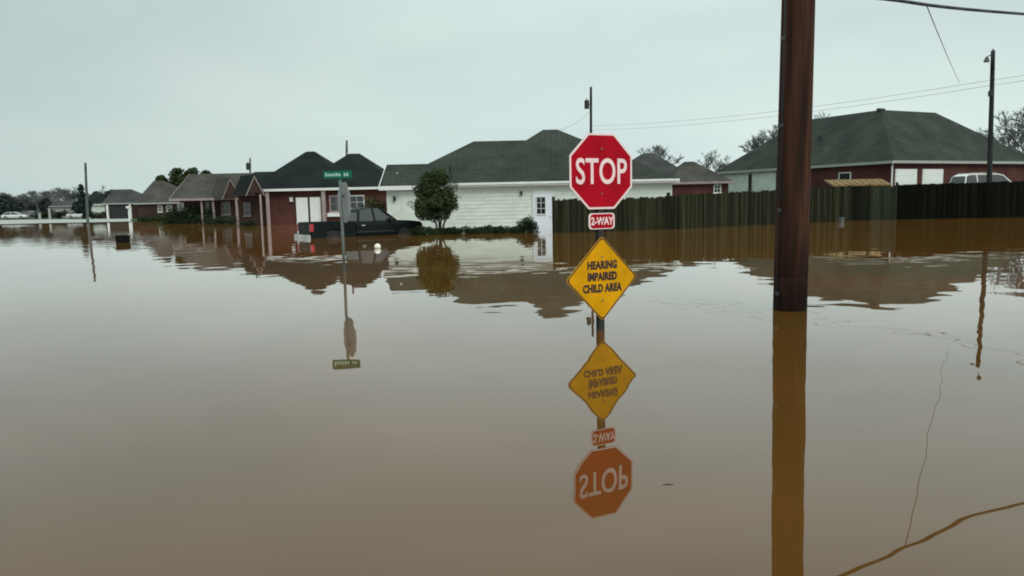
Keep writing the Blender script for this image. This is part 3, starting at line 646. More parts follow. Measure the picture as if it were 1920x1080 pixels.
MB().tube((.32, .32, 0), (.32, .32, ez - .35), .06, n=8).build('downspout', 'white_trim', lh); MB().tube((.32, .32, ez - .36), (-.02, -.02, ez - .12), .06, n=8).build('downspout', 'white_trim', lh)
for k in range(2):
    x0 = .75 + k * 3.15; gdo = MB().box(x0, x0 + 2.5, o_ - .05, o_ - .002, .1, ez - .62).build('garage_door', 'white_trim', lh)
    hgt = (ez - .75) / 5
    for i in range(5):
        MB().box(x0 + .06, x0 + 2.44, o_ - .075, o_ - .051, .12 + i * hgt, .12 + i * hgt + hgt - .04).build('door_panel', 'white_trim', gdo)
# windows in the long left wall (built in its own frame: x runs along the wall)
def side_window(v0, v1, z0, z1):
    f = MB(); f.box(-.05, .0, v0, v0 + .08, z0, z1).box(-.05, 0, v1 - .08, v1, z0, z1).box(-.05, 0, v0 + .08, v1 - .08, z1 - .08, z1).box(-.05, 0, v0 + .08, v1 - .08, z0, z0 + .08)
    fo = f.build('window', 'white_trim', lh); fo.location = (o_ - .002, 0, 0)
    MB().box(-.02, -.012, v0 + .09, (v0 + v1) / 2 - .02, z0 + .09, z1 - .09).build('pane', 'glass', fo); MB().box(-.02, -.012, (v0 + v1) / 2 + .02, v1 - .09, z0 + .09, z1 - .09).build('pane', 'glass', fo)
side_window(8.9, 10.2, 1.1, 2.6); side_window(4.1, 5.3, 1.3, 2.6)
MB().box(o_ - .16, o_ - .031, 15.2, 15.5, 1.0, ez - .35).build('shutter', 'black_plastic', lh)

simple_house('house_behind', 'pale grey roofed house beyond the lamp pole at the end of the black fence', 84, 1878, 2010, 322, 1905, 1980, 292, 9, 'roof_grey', 'brick_dark', 'white_trim', (), base=.9)

# ------------------------------------------------------------------ fences
def fence(label, p0, p1, h0, h1, mtl, seed, gap=-.012, pw=.14, name='wood_fence', cat='fence', rail_mtl=None, jag=.02):
    r = random.Random(seed); d = Vector((p1[0] - p0[0], p1[1] - p0[1], 0)); ln = d.length; ang = math.atan2(d.y, d.x)
    root = thing(name, label, cat, (p0[0], p0[1], GL), ang)
    n = int(ln / (pw + gap)); step = ln / n
    mes = []
    for k in range(3):                               # three dog-eared plank shapes, one metre tall
        c = (.03, .012, .045)[k]; hw = pw / 2
        mes.append(MB().prism([(-hw, 0), (hw, 0), (hw, 1 - c), (hw - .035, 1), (-hw + .035, 1), (-hw, 1 - c * .8)], -.009, .009).mesh('picket', mtl))
    for i in range(n):
        t = (i + .5) / n; h = h0 + (h1 - h0) * t - GL + r.uniform(-jag, jag)
        inst(mes[r.randrange(3)], 'picket', root, ((i + .5) * step, (.006 if i % 2 else -.006) + r.uniform(-.003, .003), 0), (r.uniform(-.008, .008), r.uniform(-.004, .004), 0), (1, 1, h))
    for zf in (.3, .62, .9):
        MB().add([(0, .012, 0), (ln, .012, 0), (ln, .05, 0), (0, .05, 0), (0, .012, .09), (ln, .012, .09), (ln, .05, .09), (0, .05, .09)],
                 [(0, 3, 2, 1), (4, 5, 6, 7), (0, 1, 5, 4), (1, 2, 6, 5), (2, 3, 7, 6), (3, 0, 4, 7)]).build('rail', rail_mtl or mtl, root).location = (0, 0, (min(h0, h1) - GL) * zf)
    k = max(1, int(ln / 2.4))
    for i in range(k + 1):
        t = i / k; MB().box(-.05, .05, .052, .15, -.1, (h0 + (h1 - h0) * t) - GL + .02 + (.10 if i % 3 == 0 else 0)).build('post', rail_mtl or mtl, root).location = (t * ln, 0, 0)
    return root
def fp(px, pw_): return W(px, pw_)
FA = fp(1040, 437); FB = fp(1256, 430); FC = fp(1592, 413.5); FG = fp(1630, 412.5); FD = fp(1681, 411.5); FE = fp(1925, 407)
FE2 = FE + (FE - FD).normalized() * 7
ht = lambda px, py, P: AT(px, py, P.y).z
fence('weathered plank fence running from the white house to the dark roofed yard', FA, FB, ht(1040, 374, FA), ht(1256, 369, FB), 'fence_wood', 3, jag=.055)
fence('weathered greenish plank fence passing behind the thick brown pole', FB, FC, ht(1256, 366, FB), ht(1592, 350, FC), 'fence_wood', 4, jag=.035)
fence('dark plank gate beside the pale grey fence panel', FC, FG, ht(1592, 352, FC), ht(1630, 351, FG), 'fence_mid', 5, name='wooden_gate', cat='gate')
fence('short pale grey plank fence panel between the dark gate and the black fence', FG, FD, ht(1630, 350, FG), ht(1681, 347, FD), 'fence_grey', 6)
fence('tall black stained plank fence in front of the white garage doors', FD, FE2, ht(1681, 346, FD), ht(1925, 341, FE) + .1, 'fence_dark', 7)

# small shed whose tan roof shows over the fence
sc_ = AT(1560, 352, 43.5); sc1 = AT(1670, 348, 43.5)
sh = thing('garden_shed', 'low garden shed with tan roof showing above the fence below the brick wall', 'shed', (sc_.x, 43.5, GL))
sw = sc1.x - sc_.x; szt = AT(1615, 337, 43.5).z - GL; szb = AT(1615, 349, 43.5).z - GL
MB().box(.12, sw - .12, .12, 1.0, 0, szb).build('wall', 'fence_mid', sh)
MB().prism_x([(-.1, szb), (1.1, szt - .02), (1.1, szt + .05), (-.1, szb + .07)], 0, sw).build('roof', 'tan', sh)
for k in range(9): MB().prism_x([(-.11, szb + .072), (1.11, szt + .052), (1.11, szt + .08), (-.11, szb + .10)], k * sw / 9 + .02, k * sw / 9 + .10).build('roof_rib', 'tan', sh)
MB().box(.3, 1.0, .06, .118, .1, szb - .1).build('door', 'fence_dark', sh)

# ------------------------------------------------------------------ vehicles
def wheel(root, x, y, r=.36, wd=.22, n=18, rimm='chrome'):
    t = MB().tube((x, y - wd / 2, r), (x, y + wd / 2, r), r, r, n).build('wheel', 'rubber', root)
    MB().tube((x, y - wd / 2 - .012, r), (x, y + wd / 2 + .012, r), r * .58, r * .58, 14).build('rim', rimm, t)
def loft(mb, secs):
    """secs: list of (x, [(y,z)...]) closed rings"""
    n = len(secs[0][1]); k = len(mb.v)
    for x, rg_ in secs: mb.v += [(x, y, z) for y, z in rg_]
    for i in range(len(secs) - 1):
        for j in range(n): mb.f.append((k + i * n + j, k + i * n + (j + 1) % n, k + (i + 1) * n + (j + 1) % n, k + (i + 1) * n + j))
    mb.f.append(tuple(k + j for j in range(n - 1, -1, -1))); mb.f.append(tuple(k + (len(secs) - 1) * n + j for j in range(n))); return mb
def ring_body(w_, z0, z1, shoulder=.05, tuck=.06):
    return [(-w_ + tuck, z0), (-w_, z0 + .22), (-w_, z1 - .16), (-w_ + shoulder, z1), (w_ - shoulder, z1), (w_, z1 - .16), (w_, z0 + .22), (w_ - tuck, z0)]
def pickup(loc, rz, label, paint):
    t = thing('pickup_truck', label, 'pickup truck', loc, rz); hw = .88
    # x forward from the tail (0) to the nose (5.05)
    bodyf = MB(); loft(bodyf, [(1.92, ring_body(hw, .34, 1.02)), (2.0, ring_body(hw, .34, 1.05)), (3.62, ring_body(hw, .34, 1.06)), (4.3, ring_body(hw - .01, .34, 1.03)), (4.86, ring_body(hw - .06, .36, .97)), (5.0, ring_body(hw - .12, .42, .86))])
    bodyf.build('body', paint, t, smooth=False, bevel=.025)
    bed = MB()
    for s in (-1, 1):
        y0, y1 = sorted((s * hw, s * (hw - .09)))
        pr_ = [(0.04, .42), (.55, .42), (.62, .66), (.78, .80), (1.12, .80), (1.28, .66), (1.35, .42), (1.88, .42), (1.88, 1.06), (.04, 1.06)]
        bed.prism(pr_, y0, y1)
    bed.box(.05, 1.88, -hw + .09, hw - .09, .58, .64).box(1.82, 1.885, -hw + .09, hw - .09, .64, 1.06)
    bed.build('bed', paint, t)
    tg = MB().box(-.02, .035, -hw + .16, hw - .16, .5, 1.05).build('tailgate', paint, t, bevel=.012)
    MB().box(-.032, -.021, -.16, .16, .86, .93).build('handle', 'black_plastic', tg)
    for s in (-1, 1):
        MB().box(-.025, .10, min(s * (hw - .15), s * (hw + .004)), max(s * (hw - .15), s * (hw + .004)), .70, 1.0).build('tail_light', 'tail_red', t, bevel=.01)
        MB().box(4.83, 4.96, min(s * .5, s * .79), max(s * .5, s * .79), .66, .82).build('headlight', 'lamp_clear', t, bevel=.02)
    MB().box(-.17, -.03, -hw + .02, hw - .02, .42, .58).build('rear_bumper', 'chrome', t, bevel=.02)
    MB().box(-.182, -.171, -.15, .15, .46, .56).build('number_plate', 'white_trim', t)
    MB().box(4.98, 5.1, -hw + .06, hw - .06, .4, .6).build('front_bumper', 'chrome', t, bevel=.02)
    MB().box(4.985, 5.02, -.44, .44, .64, .84).build('grille', 'black_plastic', t)
    # cab: glass house, roof panel and pillars
    cab = [(1.96, 1.03), (2.02, 1.36), (2.12, 1.52), (2.55, 1.6), (2.95, 1.58), (3.12, 1.48), (3.72, 1.05)]
    def ybar(z): return hw - .05 - .19 * max(0, (z - 1.03)) / .57
    gl = MB(); n = len(cab); vs = [(x, -ybar(z) + .012, z) for x, z in cab] + [(x, ybar(z) - .012, z) for x, z in cab]
    gl.add(vs, [tuple(range(n)), tuple(range(2 * n - 1, n - 1, -1))] + [(i, i + n, i + n + 1, i + 1) for i in range(n - 1)])
    cg = gl.build('cab_glass', 'glass', t)
    rf = MB(); top = [(2.04, 1.44), (2.12, 1.53), (2.55, 1.615), (2.95, 1.595), (3.16, 1.46)]
    n = len(top); vs = [(x, -ybar(z) - .004, z) for x, z in top] + [(x, ybar(z) + .004, z) for x, z in top] + [(x, -ybar(z) - .004, z - .035) for x, z in top] + [(x, ybar(z) + .004, z - .035) for x, z in top]
    rf.add(vs, [(i, i + 1, i + n + 1, i + n) for i in range(n - 1)] + [(i + 2 * n, i + 3 * n, i + 3 * n + 1, i + 2 * n + 1) for i in range(n - 1)] + [(i, i + 2 * n, i + 2 * n + 1, i + 1) for i in range(n - 1)] + [(i + n, i + n + 1, i + 3 * n + 1, i + 3 * n) for i in range(n - 1)] + [(0, n, 3 * n, 2 * n), (n - 1, 3 * n - 1, 4 * n - 1, 2 * n - 1)])
    rf.build('roof', paint, t)
    for s in (-1, 1):
        def P(x, z, dy=.006): return Vector((x, s * (ybar(z) + dy), z))
        MB().tube(P(1.99, 1.04), P(2.08, 1.48), .05, .05, 6).build('pillar', paint, t); MB().tube(P(2.74, 1.04), P(2.70, 1.57), .035, .035, 6).build('pillar', paint, t)
        MB().tube(P(3.70, 1.05), P(3.12, 1.49), .04, .04, 6).build('pillar', paint, t)
        mr_ = MB().box(3.36, 3.46, min(s * (hw + .02), s * (hw + .2)), max(s * (hw + .02), s * (hw + .2)), 1.06, 1.24).build('mirror', 'black_plastic', t, bevel=.02)
        MB().tube((3.42, s * (hw - .08), 1.10), (3.42, s * (hw + .05), 1.12), .025, n=6).build('mirror_arm', 'black_plastic', mr_)
        MB().box(2.12, 2.28, min(s * (hw + .002), s * (hw + .025)), max(s * (hw + .002), s * (hw + .025)), .86, .90).build('door_handle', 'chrome', t)
        MB().box(1.9, 3.6, min(s * (hw + .001), s * (hw + .012)), max(s * (hw + .001), s * (hw + .012)), .60, .65).build('side_moulding', 'black_plastic', t)
    for x in (.95, 4.08):
        for s in (-1, 1): wheel(t, x, s * (hw - .08), rimm='black_plastic')
    return t
tb = W(584, 447)
trot = R(33)
# near rear corner of the truck stands at that point
tl = Vector((tb.x, tb.y, -.47)) - Vector((math.cos(trot) * 0 + math.sin(trot) * .88, math.sin(trot) * 0 - math.cos(trot) * .88, 0))
pickup(tl, trot, 'dark green pickup truck sunk to its wheels in the flood before the brick house', 'truck_paint').scale = (1.04, 1.04, 1.06)

def car(loc, rz, label, paint, suv=False, group=None):
    t = thing('parked_car', label, 'car', loc, rz, group); hw = .86; k = 1.0 if not suv else 1.12
    H = 1.42 if not suv else 1.80; B = .86 if not suv else 1.05
    bodym = MB(); loft(bodym, [(0, ring_body(hw - .1, .4, B - .06)), (.12, ring_body(hw - .02, .28, B)), (1.4, ring_body(hw, .26, B + .03)), (3.1, ring_body(hw, .26, B + .02)), (4.1, ring_body(hw - .03, .28, B - .08)), (4.5, ring_body(hw - .14, .36, B - .22))])
    bodym.build('body', paint, t, bevel=.03)
    cabp = [(.35, B), (.95, H - .08), (1.4, H), (2.2, H), (2.55, H - .08), (3.35, B)] if not suv else [(.08, B), (.22, H - .12), (.5, H), (2.4, H), (2.7, H - .08), (3.4, B)]
    yb = lambda z: hw - .04 - .2 * (z - B) / (H - B)
    n = len(cabp); MB().add([(x, -yb(z) + .01, z) for x, z in cabp] + [(x, yb(z) - .01, z) for x, z in cabp], [tuple(range(n)), tuple(range(2 * n - 1, n - 1, -1))] + [(i, i + n, i + n + 1, i + 1) for i in range(n - 1)]).build('glass', 'glass', t)
    tp_ = cabp[1:-1]; n = len(tp_); MB().add([(x, -yb(z) - .01, z + .02) for x, z in tp_] + [(x, yb(z) + .01, z + .02) for x, z in tp_] + [(x, -yb(z) - .01, z - .05) for x, z in tp_] + [(x, yb(z) + .01, z - .05) for x, z in tp_],
        [(i, i + 1, i + n + 1, i + n) for i in range(n - 1)] + [(i, i + 2 * n, i + 2 * n + 1, i + 1) for i in range(n - 1)] + [(i + n, i + n + 1, i + 3 * n + 1, i + 3 * n) for i in range(n - 1)] + [(0, n, 3 * n, 2 * n), (n - 1, 3 * n - 1, 4 * n - 1, 2 * n - 1)]).build('roof', paint, t)
    for s in (-1, 1):
        for (xa, za), (xb, zb2) in ((cabp[0], cabp[1]), ((1.75, B), (1.75, H - .02)), (cabp[-1], cabp[-2])) + ((((.95, B), (.95, H - .02)),) if suv else ()):
            MB().tube((xa, s * (yb(za) + .004), za), (xb, s * (yb(zb2) + .004), zb2), .045, n=6).build('pillar', paint, t)
        a, b = sorted((s * .45, s * .74)); MB().box(4.36, 4.47, a, b, B - .36, B - .26).build('headlight', 'lamp_clear', t)
        MB().box(-.02, .06, a, b, B - .25, B - .1).build('tail_light', 'tail_red', t)
        for x in (.85, 3.55): wheel(t, x, s * (hw - .08), .33)
    if suv:
        for s in (-1, 1): MB().tube((.5, s * .6, H + .07), (2.3, s * .6, H + .07), .02, n=6).build('roof_rail', 'chrome', t)
    return t
sv = AT(1792, 345, 50.0); svr = AT(1850, 325, 50).z - 1.85
car((sv.x, 50.0, svr), R(4), 'white sport utility car showing its roof and windows over the black fence', 'white_paint', True)
sv2 = AT(1862, 345, 52.5)
for i, (px, Y, rz, lab, pt) in enumerate(((4, 150, 12, 'white car parked on the far street at the edge of the trees', 'white_paint'), (52, 165, 80, 'dark blue car parked on the far street', 'blue_paint'), (36, 172, 15, 'grey car parked behind the white car on the far street', 'grey_paint'), (128, 140, 0, 'small white car on the lawn before the blue conifer', 'white_paint'))):
    p = AT(px, 400, Y); car((p.x, Y, gz(p.x, Y)), R(rz), lab, pt, False, None)

# ------------------------------------------------------------------ vegetation
def leaf_cloud(mb, clumps, n, size, r, squash=1.0):
    """many small leaf faces spread through clumps (centre, radii)"""
    wts = [c[1][0] * c[1][1] * c[1][2] for c in clumps]; tot = sum(wts)
    for (c, rad), wt in zip(clumps, wts):
        for _ in range(int(n * wt / tot)):
            while True:
                p = Vector((r.uniform(-1, 1), r.uniform(-1, 1), r.uniform(-1, 1))); l = p.length
                if .05 < l <= 1: break
            k = (l ** .8) / l; q = Vector((c[0] + p.x * k * rad[0], c[1] + p.y * k * rad[1], c[2] + p.z * k * rad[2]))
            a = Vector((r.gauss(0, 1), r.gauss(0, 1), r.gauss(0, 1))).normalized(); b = a.orthogonal().normalized(); s = size * r.uniform(.6, 1.4)
            c2 = a.cross(b) * (s * .55)
            mb.add([q - b * s, q + c2, q + b * s, q - c2], [(0, 1, 2, 3)])
    return mb
def bare_mesh(seed, h, mtl='bark_hazed', twig=.012, levels=7, spread=.46):
    r = random.Random(seed); mb = MB(); tw = MB()
    def grow(p, d, ln, rad, lv):
        q = p + d * ln; (mb if lv > 2 else tw).tube(p, q, rad, rad * .68, 5 if lv > 3 else 3, caps=False)
        if lv == 0: return
        for _ in range(r.choice((2, 3, 3)) if lv < levels else 4):
            nd = (d + Vector((r.gauss(0, spread), r.gauss(0, spread), r.gauss(.12, spread * .55)))).normalized()
            if nd.z < -.1: nd.z = abs(nd.z) * .4
            grow(p.lerp(q, r.uniform(.55, 1)), nd, ln * r.uniform(.58, .82), max(twig, rad * .58), lv - 1)
    grow(Vector((0, 0, 0)), Vector((0, 0, 1)), h * .30, h * .022, levels)
    k = h / max(v[2] for v in tw.v)
    for q in (mb, tw): q.v = [(x * k, y * k, z * k) for x, y, z in q.v]
    return mb.mesh('trunk', mtl), tw.mesh('crown', mtl)
BARE = [bare_mesh(s, 8.0, twig=.017) for s in (5, 8, 13, 21)]
def bare_tree(px, Y, ptop, label, k, group=None, sx=1.0, base=None):
    p = AT(px, 390, Y); g = gz(p.x, Y) if base is None else base; h = AT(px, ptop, Y).z - g
    t = thing('bare_tree', label, 'tree', (p.x, Y, g - .1), rnd.uniform(0, 6.28), group); s = h / 7.8
    inst(BARE[k][0], 'trunk', t, (0, 0, 0), sc=(s * sx, s * sx, s)); inst(BARE[k][1], 'crown', t, (0, 0, 0), sc=(s * sx, s * sx, s)); return t
def shrub_mesh(seed, n, size, clumps, mtl): return leaf_cloud(MB(), clumps, n, size, random.Random(seed)).mesh('foliage', mtl)
def tuft_clumps(r, n, R_, H_, cr):
    o = []
    for _ in range(n):
        a = r.uniform(0, 6.28); d = R_ * math.sqrt(r.random()); z = r.uniform(-1, 1) * H_ * math.sqrt(max(0, 1 - (d / R_) ** 2)); k = cr * r.uniform(.7, 1.25)
        o.append(((d * math.cos(a), d * math.sin(a), z), (k, k, k * .85)))
    return o

# the small round evergreen on the white house lawn
tb_ = W(824, 438); tz0 = -.55
rt = thing('evergreen_tree', 'small round evergreen tree with several stems on the white house lawn', 'tree', (tb_.x, tb_.y, tz0))
zc = lambda py: AT(820, py, tb_.y).z - tz0
xc = lambda px: AT(px, 380, tb_.y).x - tb_.x
tk = MB(); rr = random.Random(4)
for k, (dx, dy) in enumerate(((-.28, .05), (.1, -.1), (.32, .12), (-.05, .2))):
    a = Vector((dx * .15, dy * .15, 0)); b = Vector((dx * .55 + .02, dy * .6, zc(420))); c = Vector((dx * 1.6, dy * 1.7, zc(395))); d = Vector((dx * 2.2, dy * 2.4, zc(360)))
    tk.tube(a, b, .055, .045, 6).tube(b, c, .045, .032, 6).tube(c, d, .032, .015, 6)
tk.build('trunk', 'bark', rt)
cl = []
for _ in range(64):
    v = rr.random(); py = 406 - 80 * v
    half = 48 * (1 - ((v - .2) / .82) ** 2) ** .5 if v > .2 else 45 + 3 * v / .2
    R_ = max(.08, half / F * tb_.y - .30); a = rr.uniform(0, 6.28); d = R_ * rr.random() ** .4; k = rr.uniform(.24, .40)
    cl.append(((d * math.cos(a) + xc(817), d * math.sin(a), zc(py)), (k, k, k * .85)))
for _ in range(34):                                  # sprigs that break the outline
    v = rr.random() ** .8; half = 50 * (1 - ((v - .2) / .84) ** 2) ** .5 if v > .2 else 46
    a = rr.uniform(0, 6.28); d = half / F * tb_.y - .05; k = rr.uniform(.08, .14)
    cl.append(((d * math.cos(a) + xc(817), d * math.sin(a), zc(404 - 84 * v)), (k, k, k * 1.3)))
leaf_cloud(MB(), cl, 24000, .042, rr).build('crown', 'leaf_dark', rt)

def shrub(px, pw_, ptop, wpx, label, cat='shrub', mtl='leaf_hedge', n=3500, size=.04, depth=None, name='shrub', seed=1, group=None):
    p = W(px, pw_); r = random.Random(seed); h = AT(px, ptop, p.y).z; hw = wpx / F * p.y / 2; dp_ = depth or hw
    t = thing(name, label, cat, (p.x, p.y + dp_ * .5, -.4), 0, group)
    cl_ = []; k0 = max(.15, .34 * h)
    for _ in range(int(20 + 5.0 * hw * 2 * dp_ / (k0 * k0) * max(.4, h))):
        x = r.uniform(-1, 1); y = r.uniform(-1, 1); k = k0 * r.uniform(.75, 1.2)
        top = max(k * .4, h * (1 - .22 * x * x - .15 * y * y) - k) * r.uniform(.90, 1.04)
        cl_.append(((x * (hw - k * .5), y * dp_ * .6, .4 + r.uniform(-.08, 1.0) * top), (k, k, k)))
    leaf_cloud(MB(), cl_, n, size, r).build('foliage', mtl, t)
    st_ = MB()
    for _ in range(5):
        x = r.uniform(-.6, .6) * hw; st_.tube((x * .6, 0, 0), (x, r.uniform(-.2, .2), (h + .4) * .6), .02, .01, 5)
    st_.build('stem', 'bark', t); return t
shrub(988, 436, 403, 40, 'rounded dark shrub beside the white side door', seed=2, n=3500, size=.035)
shrub(893, 438, 421, 176, 'low clipped hedge along the white house wall', 'hedge', n=14000, size=.036, depth=.4, name='hedge', seed=3)
shrub(793, 441, 422, 46, 'low hedge clump between the round tree and the pickup truck', 'hedge', n=5000, size=.036, depth=.35, name='hedge', seed=4)
shrub(700, 432, 358, 44, 'tall dark green shrub at the corner of the dark roofed brick house', n=5000, size=.06, seed=5, mtl='leaf_dark')
shrub(352, 419, 381, 100, 'broad dark bush in front of the long brown ranch house', n=11000, size=.075, seed=6, depth=1.2)
shrub(412, 420, 401, 60, 'low dark bush at the ranch house porch', n=2500, size=.06, seed=7, depth=.8)
shrub(462, 424, 412, 30, 'low dark bush by the brick house wing', n=1500, size=.05, seed=8, depth=.5)
shrub(285, 415, 402, 60, 'low hedge in front of the brown roofed bungalow', 'hedge', n=2500, size=.08, seed=9, depth=.8, name='hedge')

def evergreen(px, Y, ptop, pbot, wpx, label, mtl, seed, conif=False, group=None, n=5000):
    r = random.Random(seed); p = AT(px, 390, Y); g = max(gz(p.x, Y), -.55); ht_ = AT(px, ptop, Y).z - g; b = max(.3, AT(px, pbot, Y).z - g); hw = wpx / F * Y / 2
    t = thing('conifer' if conif else 'evergreen_tree', label, 'tree', (p.x, Y, g), 0, group)
    tkm = MB().tube((0, 0, -.1), (0, 0, ht_ * .8), .16, .05, 7)
    for _ in range(7):
        a = r.uniform(0, 6.28); z = r.uniform(.3, .7) * ht_; tkm.tube((0, 0, z), (math.cos(a) * hw * .6, math.sin(a) * hw * .6, z + .5), .05, .02, 5)
    tkm.build('trunk', 'bark', t)
    cl_ = []
    for _ in range(80):
        v = r.random(); a = r.uniform(0, 6.28)
        rad = hw * ((1 - v) * .95 + .06 if conif else math.sqrt(max(.05, 1 - (2 * v - .9) ** 2 * .8)))
        d = rad * .8 * r.random() ** .5; k = hw * r.uniform(.26, .44) * (1 - .62 * v if conif else 1)
        cl_.append(((d * math.cos(a), d * math.sin(a), b + v * (ht_ - b - k)), (k, k, k * .8)))
    leaf_cloud(MB(), cl_, n, .13 * Y / 80, r).build('crown', mtl, t); return t
evergreen(155, 128, 344, 398, 38, 'dark blue conifer behind the lone grey utility pole', 'leaf_blue', 1, True)
evergreen(184, 150, 357, 396, 34, 'broad dark evergreen beside the blue conifer', 'leaf_far', 2)
evergreen(214, 140, 353, 392, 34, 'dark evergreen rising behind the slate roofed bungalow', 'leaf_far', 3)
evergreen(306, 112, 327, 390, 34, 'narrow dark evergreen between the bungalow and the ranch house', 'leaf_dark', 4)
evergreen(337, 112, 312, 390, 40, 'dark evergreen over the gable end of the ranch roof', 'leaf_dark', 5)
evergreen(364, 114, 311, 390, 42, 'dark evergreen over the middle of the ranch roof', 'leaf_dark', 6)
evergreen(390, 116, 317, 390, 36, 'dark evergreen over the ranch roof near the small transformer pole', 'leaf_dark', 7)
evergreen(8, 190, 362, 402, 60, 'dark far evergreen at the edge of the distant trees', 'leaf_far', 8)
evergreen(44, 210, 371, 402, 50, 'low dark far evergreen beside the edge of the distant trees', 'leaf_far', 9)
evergreen(66, 205, 376, 402, 40, 'low broad far evergreen under the grey bare trees', 'leaf_far', 21)
evergreen(112, 215, 374, 402, 44, 'wide far evergreen behind the low grey roofed bungalow', 'leaf_far', 22)
evergreen(86, 175, 370, 402, 24, 'slim dark far evergreen before the grey bare trees', 'leaf_far', 10)
evergreen(1872, 66, 296, 340, 22, 'dark evergreen behind the lamp pole', 'leaf_far', 12, n=3000)
for i, (px, Y, pt, k, sx) in enumerate(((50, 195, 362, 3, 1.4), (96, 185, 354, 0, 1.4), (112, 178, 356, 2, 1.4), (130, 175, 354, 3, 1.4), (70, 185, 366, 1, 1.4), (20, 230, 362, 0, 1.1), (62, 220, 360, 1, 1.2), (86, 205, 356, 2, 1.2), (104, 200, 351, 3, 1.3), (122, 190, 349, 0, 1.2), (136, 200, 356, 1, 1.2), (-10, 220, 360, 2, 1.2), (34, 250, 366, 3, 1.3), (75, 250, 364, 2, 1.2))):
    bare_tree(px, Y, pt, 'grey bare tree in the distant row beyond the far street', k, 'distant row of bare trees', sx)
bare_tree(202, 150, 347, 'grey bare tree behind the slate roofed bungalow', 1)
for px, Y, pt, lab, k in ((1335, 110, 283, 'grey bare tree in the gap between the two brick houses behind the fence', 0), (1362, 118, 290, 'smaller grey bare tree in the gap beside the large brick house', 1), (1234, 120, 268, 'grey bare tree rising behind the grey roof beside the stop sign', 2), (1445, 115, 232, 'grey bare tree rising behind the long slope of the large hip roof', 3), (1546, 125, 208, 'thin bare tree top showing over the large hip roof', 1), (1908, 95, 215, 'spreading dark bare tree at the end of the black fence', 0), (1945, 90, 190, 'tall dark bare tree beyond the end of the black fence', 2)):
    bare_tree(px, Y, pt, lab, k, base=.4)

# ------------------------------------------------------------------ small things in the water
bp_ = W(231, 455)
bn = thing('wheeled_bin', 'dark wheeled bin half sunk in the flood', 'bin', (bp_.x, bp_.y, -.6), R(24))
hb = AT(231, 441, bp_.y).z + .6
loft_b = MB(); loft_b.add([(-.2, -.2, .05), (.2, -.2, .05), (.2, .2, .05), (-.2, .2, .05), (-.27, -.27, hb - .06), (.27, -.27, hb - .06), (.27, .27, hb - .06), (-.27, .27, hb - .06)], [(0, 3, 2, 1), (4, 5, 6, 7), (0, 1, 5, 4), (1, 2, 6, 5), (2, 3, 7, 6), (3, 0, 4, 7)])
loft_b.build('bin_body', 'bin', bn, bevel=.02)
MB().prism([(-.30, hb - .058), (.30, hb - .058), (.29, hb - .02), (.1, hb + .01), (-.24, hb + .01)], -.29, .29).build('lid', 'bin', bn, bevel=.01)
MB().tube((-.34, -.2, hb - .1), (-.34, .2, hb - .1), .02, n=8).build('handle', 'bin', bn)
for s in (-1, 1): MB().tube((-.2, s * .24, .13), (-.2, s * .29, .13), .13, n=14).build('wheel', 'rubber', bn)
mbx = W(243, 416); mx_ = thing('mailbox', 'pale mailbox post standing at the water edge before the bungalows', 'mailbox', (mbx.x, mbx.y, -.5))
hm = AT(243, 386, mbx.y).z + .5
MB().box(-.06, .06, -.06, .06, 0, hm - .28).build('post', 'white_trim', mx_); MB().prism([(-.16, 0), (.16, 0), (.16, .16), (.1, .26), (-.1, .26), (-.16, .16)], -.3, .3).build('box', 'white_trim', mx_).location = (0, 0, hm - .28)
MB().box(.162, .18, -.02, .06, .1, .3).build('flag', 'tail_red', mx_).location = (0, 0, hm - .28)
fb = W(708, 466)
fl = MB().ball((0, 0, 0), .10, .10, .095, 16, 10).build('float', 'foam', None, smooth=True); fl.location = (fb.x, fb.y, .055)
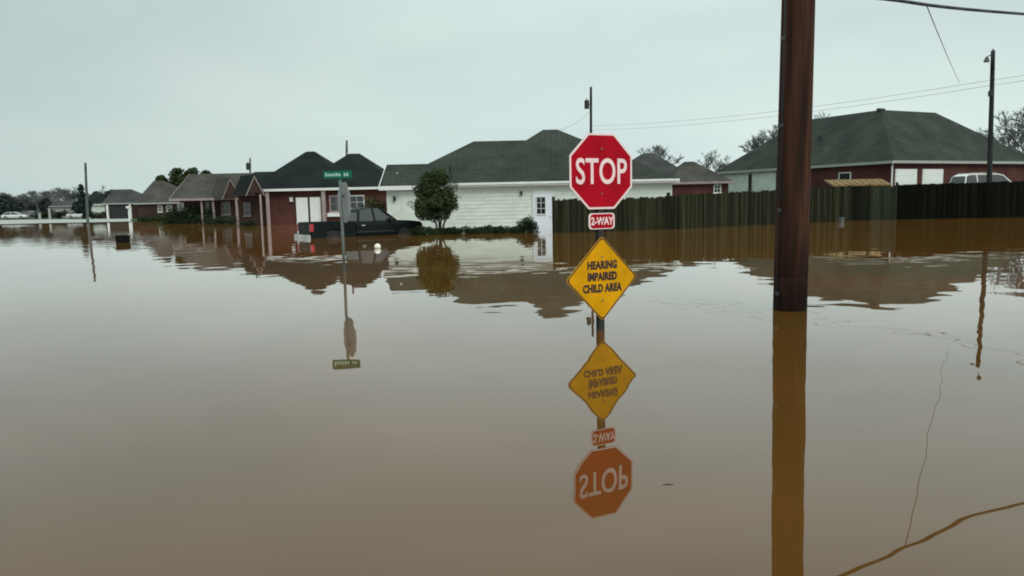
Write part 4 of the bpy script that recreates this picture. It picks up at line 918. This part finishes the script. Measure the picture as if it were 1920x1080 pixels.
MB().tube((0, 0, .085), (0, 0, .115), .02, n=8).build('stopper', 'galv', fl)
tag(fl, 'white round float bobbing in the water before the pickup truck', 'float')
bk = W(1577, 417); bo_ = thing('bucket', 'pale bucket floating against the grey green fence', 'bucket', (bk.x, bk.y, -.08), R(10))
MB().tube((0, 0, 0), (0, 0, .32), .13, .16, 14, caps=True).build('pail', 'pole_grey', bo_); MB().tube((0, 0, .29), (0, 0, .325), .168, .168, 14).build('rim', 'pole_grey', bo_)
p = W(1252, 909); tw = MB().tube((-.022, 0, 0), (.004, .006, .001), .0022, .0028, 5).tube((.004, .006, .001), (.026, -.004, 0), .0028, .0015, 5).build('floating_twig', 'bark', None); tw.location = (p.x, p.y, .0005); tag(tw, 'small dark twig floating near the stop sign reflection', 'twig')
# white posts and paling by the far street
for i, (px, Y, pt, lab) in enumerate(((93, 135, 391, 'pale post by the far street before the dark bushes'), (74, 130, 400, 'short pale post at the kerb of the far street'))):
    p = AT(px, 400, Y); g = gz(p.x, Y); h = AT(px, pt, Y).z - g
    po = MB().box(-.16, .16, -.12, .12, 0, h).box(-.2, .2, -.16, .16, h, h + .08).build('white_post', 'soffit', None); po.location = (p.x, Y, g); tag(po, lab, 'post')
for i, (px, Y, pt, wpx, lab) in enumerate(((84, 145, 391, 34, 'dark bush by the pale post on the far lawn'), (118, 140, 394, 40, 'dark hedge along the far lawn below the grey bungalow'), (180, 127, 396, 50, 'dark hedge along the far street before the conifer'), (215, 128, 398, 60, 'dark hedge at the carport of the slate roofed bungalow'))):
    p = AT(px, 402, Y); r = random.Random(60 + i); g = gz(p.x, Y); h = AT(px, pt, Y).z - g; hw = wpx / F * Y / 2
    t = thing('hedge', lab, 'hedge', (p.x, Y, g)); cl_ = [((r.uniform(-hw, hw), r.uniform(-.6, .6), r.uniform(.2, .8) * h), (.45, .45, .4)) for _ in range(24)]
    leaf_cloud(MB(), cl_, 2500, .10, r).build('foliage', 'leaf_hedge', t)
    MB().tube((0, 0, 0), (0, 0, h * .7), .04, .02, 5).build('stem', 'bark', t)
